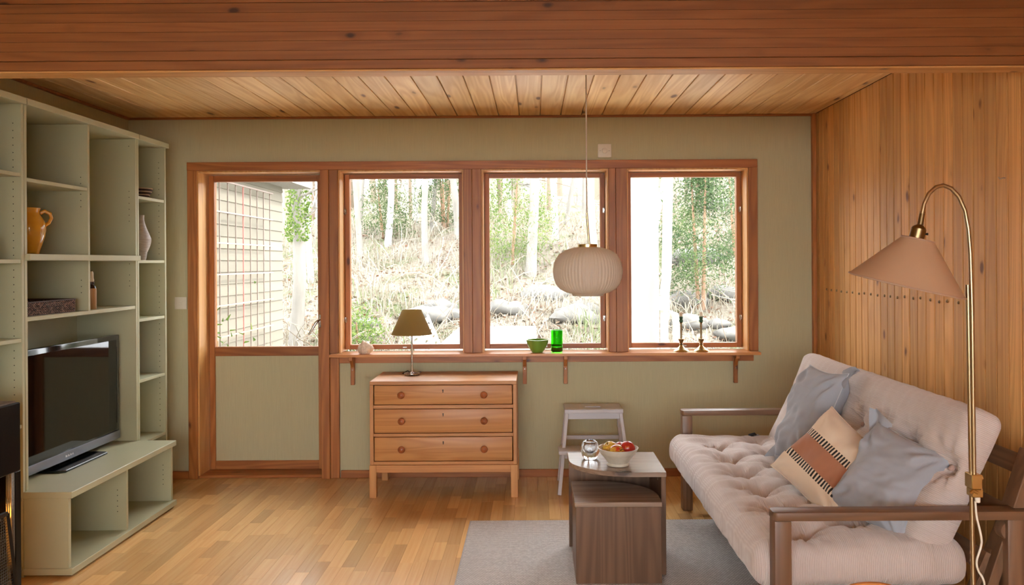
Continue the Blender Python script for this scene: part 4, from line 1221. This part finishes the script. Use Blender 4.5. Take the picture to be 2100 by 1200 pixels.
MB().lathe([(.047, 0), (.168, .145), (.1665, .145), (.0455, 0)], 64, tcn, q, cap=(False, False)).build('shade', M['beige_shade'], fl_, smooth=True, ang=80)
for rr, hh in ((.047, .0), (.168, .145)):
    MB().tube([tcn + q @ Vector((rr * math.cos(k * math.pi / 32), rr * math.sin(k * math.pi / 32), hh)) for k in range(65)], .0032, 6, cap=False).build('shade_piping', M['beige_trim'], fl_, smooth=True)
for k in range(3):
    a = k * 2.094
    MB().tube([tcn + q @ Vector((.02 * math.cos(a), .02 * math.sin(a), .004)), tcn + q @ Vector((.046 * math.cos(a), .046 * math.sin(a), .002))], .0016, 6).build('spoke', M['brass_dark'], fl_)
cl = rel(L(1993, 985))
c1 = MB().box(cl.x - .016, cl.x + .016, -.03, .012, cl.z - .020, cl.z + .024).build('clamp', M['brass_pale'], fl_, bevel=.002)
MB().box(cl.x - .012, cl.x + .020, -.028, .01, cl.z - .046, cl.z - .021).build('clamp', M['brass_pale'], fl_, bevel=.002)
MB().tube([(cl.x - .026, -.034, cl.z - .03), (cl.x - .012, -.03, cl.z - .024), (cl.x + .0, -.034, cl.z - .03)], .005, 8).build('wing_screw', M['brass_pale'], c1, smooth=True)
MB().tube([(cl.x + .018, -.01, cl.z + .01), (cl.x + .026, -.01, cl.z + .012)], .008, 10).build('wing_screw', M['brass_pale'], c1)
pg = rel(L(2000, 1017))
MB().tube([pg + Vector((0, -.012, .004)), pg + Vector((.001, -.012, -.016))], [.0085, .0075], 12).build('plug', M['white_plastic'], fl_, smooth=True)
cps = [(2000, 1028), (2003, 1060), (2012, 1100), (2012, 1120), (2003, 1150), (2006, 1170), (2015, 1185), (2019, 1205), (2016, 1260), (2030, 1330)]
pts = [rel(L(*c_, -.012)) for c_ in cps] + [Vector((.1, .02, .005)), Vector((.3, .2, .005))]
fine = []
for i in range(len(pts) - 1):
    p0, p1, p2, p3 = pts[max(i - 1, 0)], pts[i], pts[i + 1], pts[min(i + 2, len(pts) - 1)]
    for k in range(6):
        t_ = k / 6
        fine.append(.5 * ((2 * p1) + (p2 - p0) * t_ + (2 * p0 - 5 * p1 + 4 * p2 - p3) * t_ ** 2 + (3 * p1 - p0 - 3 * p2 + p3) * t_ ** 3))
MB().tube([Vector((q_.x, q_.y, max(q_.z, .005))) for q_ in fine], .0032, 8).build('power_cord', M['white_plastic'], fl_, smooth=True)

# ================================================================== CHAIR whose back just shows at the lower edge
cc = at(1782, 1195, 1.75)
ct = thing('wooden_chair', 'light wooden chair whose rounded back top shows at the bottom edge', 'chair', (cc.x, 1.56, 0), R(180))
zt = cc.z
def back_rail(z0, z1, r0, r1):
    top_ = [(x_ / 10 * .2, r1 * math.cos(x_ / 10 * 1.35)) for x_ in range(-10, 11)]
    return top_
m = MB()
def rail(u, v):
    a = (u - .5) * 2
    x_ = a * .12
    zc = zt - .045 - .02 * a * a
    h_ = .045 * math.sqrt(max(0.0, 1 - abs(a) ** 3.5)) + .002
    ang = v * 2 * math.pi
    return Vector((x_, -.19 + .05 * a * a + .011 * math.cos(ang), zc + h_ * math.sin(ang)))
m.grid(lambda u, v: rail(u, v), 33, 13)
m.build('back_rail', M['chair_wood'], ct, smooth=True, ang=180)
for x_ in (-.15, .15):
    MB().tube([(x_ * .6, -.17, zt - .05), (x_ * 1.05, -.175, .44), (x_ * 1.15, -.2, 0)], [.012, .016, .012], 10).build('leg', M['chair_wood'], ct, smooth=True)
    MB().tube([(x_ * 1.1, .17, .43), (x_ * 1.2, .19, 0)], [.016, .012], 10).build('leg', M['chair_wood'], ct, smooth=True)
MB().prism([(-.19, -.19), (.19, -.19), (.21, .2), (-.21, .2)], .425, .45).build('seat', M['chair_wood'], ct, bevel=.008, seg=2)
for x_ in (-.04, 0, .04):
    MB().tube([(x_, -.186, zt - .06), (x_, -.18, .44)], .007, 8).build('spindle', M['chair_wood'], ct, smooth=True)
# ================================================================== GARDEN BEYOND THE WINDOWS
def ground_z(x, y):
    t = max(0.0, y - 10.3)
    z = -.12 + (.33 * t if t < 7.5 else .33 * 7.5 + .13 * (t - 7.5))
    if t < 1.0: z = -.12 + .165 * t * t + .165 * t * .0
    elif t < 7.5: z -= .165
    else: z -= .165
    z += .10 * x * min(1, t / 6) * .5 * (.4 if x > 0 else .5)
    if t > .1:
        k = min(1, t / 1.5)
        z += k * (.22 * noise.noise(Vector((x * .45, y * .45, 0))) + .08 * noise.noise(Vector((x * 1.6, y * 1.6, 3))))
    return z
m, nt, p = new_mat('leaf_litter_ground')
v, _, _ = coords(nt, (1, 1, 1), False)
n1 = noise_n(nt, v, 1.1, 5); n2 = noise_n(nt, v, 9, 5, .7); n3 = noise_n(nt, v, 45, 3, .7)
c1 = mix_c(nt, maprange(nt, n2, .35, .65), rgb(132, 124, 111), rgb(110, 97, 84))
c1 = mix_c(nt, maprange(nt, n1, .50, .62), c1, rgb(86, 92, 58))
c1 = mix_c(nt, maprange(nt, n3, .45, .7, 0, .7), c1, rgb(156, 151, 140))
nt.links.new(c1, p.inputs['Base Color']); p.inputs['Roughness'].default_value = .95; p.inputs['Specular IOR Level'].default_value = .1
bump(nt, p, n3, .8, .05)
M['ground'] = m
g = MB().grid(lambda u, v: Vector((-24 + 44 * u, 5.52 + 48 * v ** 1.5, ground_z(-24 + 44 * u, 5.52 + 48 * v ** 1.5))), 150, 150)
tag(g.build('ground', M['ground'], smooth=True, ang=180, recalc=False), 'leaf covered hillside rising beyond the windows', 'hillside', kind='structure')
M['bounce_paving'] = plain('pale_bounce_paving', (206, 200, 188), .85, var=.06, nscale=3, bumpamt=.2, bscale=60)  # for the unseen terrace, added to bounce daylight up to the ceiling
tag(MB().box(-2.92, 7.0, 5.52, 10.15, -.2, -.115).build('bounce_terrace', M['bounce_paving']), 'pale terrace added outside below the windows to bounce light indoors', 'terrace', kind='structure')
tag(MB().box(-24, 20, YF - 14, YF - .15, -.2, -.12).build('ground', M['ground']), 'open ground outside the wall behind the viewer', 'ground', kind='structure')

# undergrowth: dry grass, twigs and fallen leaves nobody could count
M['dry_grass'] = toned('dry_grass', [(0, (164, 159, 145)), (.45, (146, 139, 123)), (.7, (118, 104, 89)), (.85, (126, 135, 98)), (1, (102, 114, 76))], .9, .35)
M['dead_leaf'] = toned('dead_leaves', [(0, (152, 144, 130)), (.4, (136, 118, 98)), (.75, (116, 82, 62)), (1, (94, 64, 46))], .85, .3)
rg = random.Random(3)
def patch_green(x, y): return noise.noise(Vector((x * .8, y * .8, 7)))
m = MB()
for i in range(26000):
    y = 10.6 + 11 * rg.random() ** 1.3; x = rg.uniform(-.56, .34) * y
    z = ground_z(x, y)
    tall = rg.uniform(.08, .34) * (1.5 if noise.noise(Vector((x * .6, y * .6, 2))) > .1 else .7)
    a = rg.uniform(0, 6.28); ln = rg.uniform(.2, .9) * tall; w = rg.uniform(.004, .010)
    d = Vector((math.cos(a), math.sin(a), 0)); s_ = Vector((-d.y, d.x, 0)) * w
    p0 = Vector((x, y, z - .02)); p1 = p0 + d * ln * .35 + Vector((0, 0, tall * .65)); p2 = p0 + d * ln + Vector((0, 0, tall * rg.uniform(.7, 1.0)))
    tn = rg.uniform(.82, 1) if patch_green(x, y) > .25 and rg.random() < .7 else rg.uniform(0, .66)
    m.add([p0 - s_, p0 + s_, p1 + s_ * .8, p1 - s_ * .8, p2], [(0, 1, 2, 3), (3, 2, 4)], tn)
o = m.build('dry_grass', M['dry_grass'], recalc=False)
tag(o, 'tangled dry straw-coloured grass and green shoots covering the hillside', 'grass', kind='stuff')
m = MB()
for i in range(14000):
    y = 10.5 + 9 * rg.random() ** 1.4; x = rg.uniform(-.56, .34) * y
    z = ground_z(x, y) + rg.uniform(.0, .06)
    a = rg.uniform(0, 6.28); L_ = rg.uniform(.025, .055)
    d = Vector((math.cos(a), math.sin(a), rg.uniform(-.5, .5))) * L_; s_ = Vector((-math.sin(a), math.cos(a), rg.uniform(-.5, .5))) * L_ * .55
    c_ = Vector((x, y, z))
    m.add([c_ - d, c_ + s_, c_ + d, c_ - s_], [(0, 1, 2, 3)], rg.random())
tag(m.build('fallen_leaves', M['dead_leaf'], recalc=False), 'fallen tan and rust leaves scattered over the hillside', 'leaves', kind='stuff')
M['twig'] = toned('bare_twigs', [(0, (156, 150, 138)), (.6, (134, 124, 108)), (1, (104, 88, 72))], .85)
m = MB()
for i in range(2600):
    y = 10.8 + 18 * rg.random() ** 1.4; x = rg.uniform(-.56, .34) * y
    if noise.noise(Vector((x * .5, y * .5, 11))) < -.05: continue
    p0 = Vector((x, y, ground_z(x, y)))
    d = Vector((rg.uniform(-1, 1), rg.uniform(-1, 1), rg.uniform(.3, 1.4))).normalized()
    pts = [p0]
    for k in range(4):
        d = (d + Vector((rg.uniform(-.5, .5), rg.uniform(-.5, .5), rg.uniform(-.45, .12)))).normalized()
        pts.append(pts[-1] + d * rg.uniform(.12, .3))
    m.tube(pts, [.008, .007, .006, .005, .003], 4, False, rg.random())
tag(m.build('brambles', M['twig'], recalc=False), 'pale bare brambles arching over the hillside', 'brambles', kind='stuff')

# stones
M['stone'] = plain('garden_stone', (92, 89, 84), .85, var=.2, nscale=5, bumpamt=.6, bscale=22)
stone_at = [(755, 668, 'small stone among leaves above the conch shell'), (905, 636, 'round boulder up the slope right of the table lamp shade'), (880, 655, 'flat stone beyond the folding garden chairs'), (925, 652, 'mossy stone beside the post behind the chest'),
            (1040, 640, 'pale boulder above the white garden table'), (1120, 612, 'broad pale rock on the slope below the pendant lamp'), (1195, 640, 'light stone between twigs right of the green tumbler'), (1178, 655, 'low stone just above the green tumbler'),
            (1425, 535, 'large pale rock under the juniper tree'), (1490, 610, 'long flat rock on the slope above the second candlestick'), (1475, 670, 'pale angular stone right of the second candlestick'), (1415, 668, 'grey stone between the two candlesticks'),
            (1405, 625, 'round stone on the slope just left of the first candle'), (1500, 695, 'small stone at the foot of the slope near the last casing'), (1495, 440, 'grey rock face at the top right of the slope')]
for i, (px, py, lab) in enumerate(stone_at):
    # walk along the sight line to the ground
    y = 10.4
    while y < 30:
        q_ = at(px, py, y)
        if q_.z < ground_z(q_.x, y): break
        y += .05
    s_ = (.16 + .16 * ((i * 7) % 5) / 4) * (2.0 if i in (8, 5, 14) else 1)
    sd = i * 5.3
    mm = MB().grid(lambda u, v: (lambda d_: d_ * s_ * (1 + .35 * noise.noise(d_ * 1.6 + Vector((sd, 0, 0))) + .12 * noise.noise(d_ * 4 + Vector((0, sd, 0)))))(Vector((math.cos(u * 6.2832) * math.sin(v * math.pi) * 1.25, math.sin(u * 6.2832) * math.sin(v * math.pi), math.cos(v * math.pi) * .55))), 22, 13, True)
    o = mm.build('stone', M['stone'], smooth=True, ang=60)
    o.location = (q_.x, y, ground_z(q_.x, y) + s_ * .12)
    tag(o, lab, 'stone', 'stones on the hillside')

# trees
M['bark'] = plain('pale_bark', (120, 115, 107), .9, var=.25, nscale=8, bumpamt=.5, bscale=30, stretch=(1, 1, .25))
M['birch'] = plain('birch_bark', (144, 141, 134), .8, var=.22, nscale=14, bumpamt=.2, bscale=20, stretch=(1, 1, 3))
M['leaf'] = toned('spring_leaves', [(0, (116, 130, 66)), (.5, (88, 110, 46)), (1, (64, 88, 36))], .7, .45)
M['needle'] = toned('juniper_needles', [(0, (86, 102, 60)), (.5, (62, 82, 44)), (1, (42, 62, 34))], .8, .35)
def limb(m, p, d, ln, r, depth, rg, tone, out):
    n = 5
    pts, rr = [p], [r]
    for k in range(n):
        d = (d + Vector((rg.uniform(-.22, .22), rg.uniform(-.22, .22), rg.uniform(-.1, .2)))).normalized()
        pts.append(pts[-1] + d * ln / n); rr.append(r * (1 - .75 * (k + 1) / n))
    m.tube(pts, rr, 6 if depth > 1 else 4, False, tone)
    out.append(pts[-1])
    if depth <= 0: return
    for k in range(1, n + 1):
        for _ in range(rg.choice((1, 1, 2))):
            a = rg.uniform(0, 6.28)
            o = d.orthogonal().normalized(); o2 = d.cross(o)
            nd = (d * .65 + o * math.cos(a) + o2 * math.sin(a)).normalized()
            limb(m, pts[k], nd, ln * rg.uniform(.35, .6), max(rr[k] * .5, .003), depth - 1, rg, tone, out)
def tree(px, py, Y, wpx, label, mat, lean=0.0, h=7.0, seed=1, leaves=0, name='bare_tree', br=(1.5, 6.5), nb=14, forked=False):
    rg = random.Random(seed)
    b = at(px, py, Y); gz = ground_z(b.x, Y)
    t = thing(name, label, 'tree', (b.x, Y, gz), group='trees on the hillside')
    r = wpx / 2 * Y / F_PX
    pts = [Vector((lean * z_ + .06 * math.sin(z_ * 1.3 + seed), .05 * math.sin(z_ * 1.1), z_)) for z_ in [-.25, .0, .15, .5, 1, 1.6, 2.3, 3, 4, 5, 6, h]]
    rr = [r * 1.5, r * 1.3, r * 1.12, r * 1.03, r, r * .96, r * .9, r * .85, r * .75, r * .6, r * .4, r * .12]
    MB().tube(pts, rr, 12, True).build('trunk', M[mat], t, smooth=True)
    bm_, tips = MB(), []
    for k in range(nb):
        z_ = rg.uniform(*br); a = rg.uniform(0, 6.28)
        p0 = Vector((lean * z_ + .06 * math.sin(z_ * 1.3 + seed), .05 * math.sin(z_ * 1.1), z_))
        d = Vector((math.cos(a), math.sin(a), rg.uniform(.0, .8))).normalized()
        limb(bm_, p0, d, rg.uniform(.9, 1.9), r * rg.uniform(.14, .3), 2, rg, rg.random(), tips)
    bm_.build('branches', M[mat], t, smooth=True, recalc=False)
    if leaves:
        lm = MB()
        for i in range(leaves):
            c_ = rg.choice(tips) + Vector((rg.gauss(0, .14), rg.gauss(0, .14), rg.gauss(0, .14)))
            a = rg.uniform(0, 6.28); s_ = rg.uniform(.018, .045)
            d = Vector((math.cos(a), math.sin(a), rg.uniform(-.7, .7))) * s_; e = Vector((-math.sin(a), math.cos(a), rg.uniform(-.7, .7))) * s_ * .6
            lm.add([c_ - d, c_ + e, c_ + d, c_ - e], [(0, 1, 2, 3)], rg.random())
        lm.build('leaves', M['leaf'], t, recalc=False, kind='stuff')
    return t
tree(733, 480, 16.5, 12, 'pale tree trunk at the hinge side of the table lamp window', 'bark', .0, seed=2)
tree(745, 470, 18.5, 8, 'thin pale trunk just beside the table lamp window hinge tree', 'bark', .02, seed=4)
tree(797, 478, 17.0, 13, 'straight pale trunk above the conch shell and lamp', 'birch', .0, seed=6)
tree(848, 470, 19.0, 9, 'slender pale trunk above the table lamp shade', 'birch', .01, seed=8)
tree(877, 488, 15.6, 13, 'strongest pale trunk in the table lamp window', 'bark', -.01, seed=10)
tree(887, 480, 18.0, 8, 'thin trunk right beside the strongest one in the table lamp window', 'bark', .02, seed=12)
tree(934, 470, 17.0, 14, 'crooked trunk at the post side of the table lamp window', 'bark', -.04, seed=14, leaves=700)
tree(1049, 470, 18.5, 9, 'slim pale trunk at the left side of the pendant window', 'birch', .01, seed=16, leaves=900)
tree(1093, 485, 15.0, 21, 'thick pale trunk in the middle of the pendant window', 'bark', -.015, seed=18)
tree(1133, 478, 16.5, 13, 'straight trunk left of the pendant cord', 'birch', .0, seed=20)
tree(1141, 470, 18.5, 8, 'second trunk of the pair left of the pendant cord', 'birch', .0, seed=22)
tree(1166, 470, 19.5, 9, 'leaning thin trunk close to the pendant cord', 'bark', .10, seed=24)
tree(1193, 470, 21, 8, 'distant thin trunk just left of the pendant cord', 'bark', .03, seed=26)
tree(1216, 480, 16.0, 14, 'pale trunk between pendant cord and the third post', 'birch', .02, seed=28)
tree(1352, 470, 17.5, 9, 'leaning pale trunk beside the white downpipe', 'birch', .10, seed=30)
tree(598, 560, 11.5, 26, 'old leaning tree wrapped in ivy beside the shed', 'bark', .045, seed=32)
tree(634, 520, 14.5, 12, 'pale trunk between ivy tree and door edge', 'birch', .01, seed=34, leaves=500)
tree(655, 500, 19, 9, 'thin trunk at the lever side of the door glass', 'bark', .02, seed=36)
# the wood further up the slope, too far to tell tree from tree
rg = random.Random(91)
m = MB()
for i in range(150):
    y = rg.uniform(21, 40); x = rg.uniform(-.58, .36) * y; tn = rg.random(); z0_ = ground_z(x, y)
    h_ = rg.uniform(4, 7); r_ = rg.uniform(.05, .13); ln_ = rg.uniform(-.06, .06)
    m.tube([(x, y, z0_ - .2), (x + ln_ * h_ * .5, y, z0_ + h_ * .5), (x + ln_ * h_, y, z0_ + h_)], [r_ * 1.2, r_ * .8, r_ * .2], 6, False, tn)
    for k in range(16):
        z_ = z0_ + rg.uniform(.8, h_); a = rg.uniform(0, 6.28); L_ = rg.uniform(.5, 1.6)
        p0 = Vector((x + ln_ * (z_ - z0_), y, z_)); d = Vector((math.cos(a), math.sin(a), rg.uniform(-.1, .7)))
        p1 = p0 + d * L_ * .5 + Vector((0, 0, rg.uniform(-.1, .2))); p2 = p1 + (d + Vector((rg.uniform(-.6, .6), 0, rg.uniform(-.3, .5)))) * L_ * .5
        m.tube([p0, p1, p2], [.022, .015, .006], 4, False, tn)
tag(m.build('distant_woods', M['twig'], recalc=False), 'distant bare woods at the top of the hillside', 'woods', kind='stuff')
# ivy on the old tree
iv = at(600, 460, 11.4)
rg = random.Random(77)
m = MB()
for i in range(1100):
    z_ = rg.uniform(1.75, 2.75); a = rg.uniform(0, 6.28); rr_ = rg.gauss(.13, .035)
    c_ = Vector((at(598, 560, 11.5).x + .045 * (z_ - .3) + rr_ * math.cos(a) + .02, 11.5 + rr_ * math.sin(a), z_))
    b_ = rg.uniform(0, 6.28); s_ = rg.uniform(.012, .024)
    d = Vector((math.cos(b_), rg.uniform(-.5, .5), math.sin(b_))) * s_; e = Vector((-math.sin(b_), rg.uniform(-.5, .5), math.cos(b_))) * s_ * .7
    m.add([c_ - d, c_ + e, c_ + d, c_ - e], [(0, 1, 2, 3)], rg.random())
tag(m.build('ivy', M['leaf'], recalc=False), 'green ivy clinging to the old leaning tree', 'ivy', kind='stuff')

def evergreen(px, py, Y, H, Wd, label, seed, n=5200, mat='needle', name='juniper_tree', stems=3, z0=.4):
    rg = random.Random(seed)
    b = at(px, py, Y); gz = ground_z(b.x, Y)
    t = thing(name, label, 'tree' if stems else 'bush', (b.x, Y, gz), group='evergreens on the hillside')
    tm = MB()
    for k in range(max(1, stems)):
        a = k * 2.1 + seed
        tm.tube([(0.04 * math.cos(a), .04 * math.sin(a), -.2), (.10 * math.cos(a), .10 * math.sin(a), H * .4), (.16 * math.cos(a), .16 * math.sin(a), H * .9)], [.035, .028, .008], 7, False)
    tm.build('trunk', M['bark_dark'], t, smooth=True)
    m = MB()
    clumps = []
    for i in range(70):
        f = rg.random(); zc = z0 + f * (H - z0)
        wr_ = Wd * (math.sin(min(1, (f + .18) * .95) * math.pi) ** .7 + .12)
        a = rg.uniform(0, 6.28); rr_ = wr_ * math.sqrt(rg.random())
        clumps.append((Vector((rr_ * math.cos(a), rr_ * math.sin(a), zc)), rg.uniform(.10, .2), rg.random()))
    for i in range(n):
        c0, sg, tn = rg.choice(clumps)
        c_ = c0 + Vector((rg.gauss(0, sg), rg.gauss(0, sg), rg.gauss(0, sg)))
        d = Vector((rg.uniform(-1, 1), rg.uniform(-1, 1), rg.uniform(-.2, 1.2))).normalized() * rg.uniform(.03, .075)
        e = d.orthogonal().normalized() * rg.uniform(.006, .014)
        m.add([c_ - e, c_ + e, c_ + d + e * .3, c_ + d - e * .3], [(0, 1, 2, 3)], min(1, max(0, tn + rg.uniform(-.2, .2))))
    m.build('foliage', M[mat], t, recalc=False, kind='stuff')
    return t
M['bark_dark'] = plain('brown_bark', (132, 104, 82), .9, var=.2, nscale=10)
evergreen(1438, 510, 13.0, 2.6, .62, 'green juniper tree beyond the candlestick window', 5, 9000)
evergreen(912, 445, 18.0, 1.7, .6, 'dark evergreen bush between trunks of the table lamp window', 15, 4200, z0=.1)
evergreen(1045, 480, 15.5, 1.9, .75, 'light green bush at the left of the pendant window', 25, 3600, 'leaf', 'leafy_bush', 0, z0=.1)
evergreen(790, 470, 17.5, 1.2, .6, 'low olive bush behind the trunks of the table lamp window', 35, 2600, z0=.05, name='evergreen_bush', stems=0)
evergreen(1512, 470, 15.5, 1.8, .5, 'dark evergreen at the edge of the candlestick window', 45, 2600, z0=.1)
evergreen(735, 600, 11.6, .5, .35, 'small yellow-green shrub near the table lamp window hinge', 55, 1300, 'leaf', 'small_shrub', 0, z0=.02)
evergreen(455, 690, 7.0, .95, .12, 'young leafy plant growing at the foot of the trellis', 65, 160, 'leaf', 'young_plant', 0, z0=.1)

# ---- timber shed with its trellis, seen through the door
sx, sy0, sy1 = -2.95, 5.9, 9.30
sh = thing('shed', 'pale clapboard shed wall seen through the glazed door', 'shed', (sx, 0, 0))
M['clapboard'] = toned('clapboard_paint', [(0, (104, 99, 87)), (1, (116, 110, 97))], .75)
M['roofing'] = plain('shed_roofing', (120, 116, 110), .9, var=.3, nscale=80)
z_, i = -.12, 0
while z_ < 2.3:
    MB().prism([(0, z_), (.022, z_), (.008, z_ + .128), (0, z_ + .128)], sy0, sy1, axis='Y').build('clapboard', M['clapboard'], sh, tone=random.random())
    z_ += .113
MB().box(-1.8, -.001, sy0, sy1 - .02, -.12, 2.3).build('wall_core', M['clapboard'], sh, tone=0)
MB().box(-1.9, .30, sy0 - .1, sy1 + .25, 2.32, 2.42).build('roof', M['roofing'], sh)
tr_ = thing('trellis', 'white wire and batten trellis standing against the shed', 'trellis', (sx + .10, 0, 0))
M['batten'] = plain('trellis_white', (126, 112, 104), .7)
M['wire'] = plain('trellis_red_wire', (176, 110, 104), .7)
for k in range(9):
    zz = -.1 + k * .285
    MB().box(.0, .018, 6.3, 8.66, zz, zz + .013).build('batten', M['batten'], tr_)
for k in range(12):
    yy = 6.45 + k * .197
    MB().box(-.012, -.002, yy, yy + .009, -.12, 2.2).build('upright', M['batten' if k % 5 != 2 else 'wire'], tr_)

# ---- white pillar with its downpipe outside the last window
M['render'] = plain('white_render', (186, 188, 186), .8, var=.02)
pl0, pl1 = at(1262, 600, 6.7).x, at(1352, 600, 6.7).x
tag(MB().box(pl0, pl1, 6.7, 7.15, -.12, 2.9).build('white_pillar', M['render'], bevel=.02), 'broad white rendered pillar outside the candlestick window', 'pillar')
dpx = at(1362, 600, 6.62)
dw = thing('downpipe', 'white downpipe with an elbow beside the white pillar', 'pipe', (dpx.x, 6.62, 0))
MB().tube([(0, 0, -.12), (0, 0, 1.12)], .034, 16).build('pipe', M['render'], dw, smooth=True)
MB().tube([(0, 0, 1.02), (0, 0, 1.14)], .044, 16).build('collar', M['render'], dw, smooth=True)
MB().tube([(.0, 0, .93), (.04, 0, 1.0), (.085, -.02, .98), (.10, -.03, .88), (.10, -.03, .70)], .032, 14).build('elbow', M['render'], dw, smooth=True)
MB().tube([(.0, 0, 1.14), (.02, 0, 1.3), (.05, 0, 2.6)], .04, 14).build('pipe', M['render'], dw, smooth=True)

# ---- garden table and folding chairs
gt = thing('garden_table', 'long white garden table outside the windows', 'table', (-.455, 8.75, -.12))
for k in range(5):
    MB().box(-.475 + k * .1905, -.475 + k * .1905 + .1895, -1.25, 1.25, .715, .745).build('plank', M['white_paint'], gt)
for x_ in (-.42, .42):
    for y_ in (-1.15, 1.15): MB().box(x_ - .035, x_ + .035, y_ - .035, y_ + .035, 0, .715).build('leg', M['white_paint'], gt)
    MB().box(x_ - .02, x_ + .02, -1.11, 1.11, .63, .715).build('apron', M['white_paint'], gt)
def gchair(y, lab):
    c = thing('folding_chair', lab, 'chair', (-1.12, y, -.12), group='folding chairs at the garden table')
    for s_ in (-1, 1):
        MB().bar((.22, s_ * .2, 0), (-.16, s_ * .2, .92), .022, .035, up=(0, 1, 0)).build('leg', M['white_paint'], c)
        MB().bar((-.2, s_ * .175, 0), (.2, s_ * .175, .45), .022, .035, up=(0, 1, 0)).build('leg', M['white_paint'], c)
    for k in range(6):
        a = .5 + .4 * (k + .5) / 6
        x_ = .22 - .38 * a / .92 * .92
        zz = .46 + .45 * (k + .5) / 6
        xx = .22 - .38 * zz / .92
        MB().box(xx - .008, xx + .008, -.19, .19, zz - .028, zz + .028).build('back_slat', M['white_paint'], c)
    for k in range(5):
        MB().box(-.0 + k * .045, .038 + k * .045, -.19, .19, .44, .455).build('seat_slat', M['white_paint'], c)
for y, lab in ((8.15, 'nearest white slatted folding chair at the garden table'), (8.75, 'middle white slatted folding chair at the garden table'), (9.35, 'farthest white slatted folding chair at the garden table')):
    gchair(y, lab)
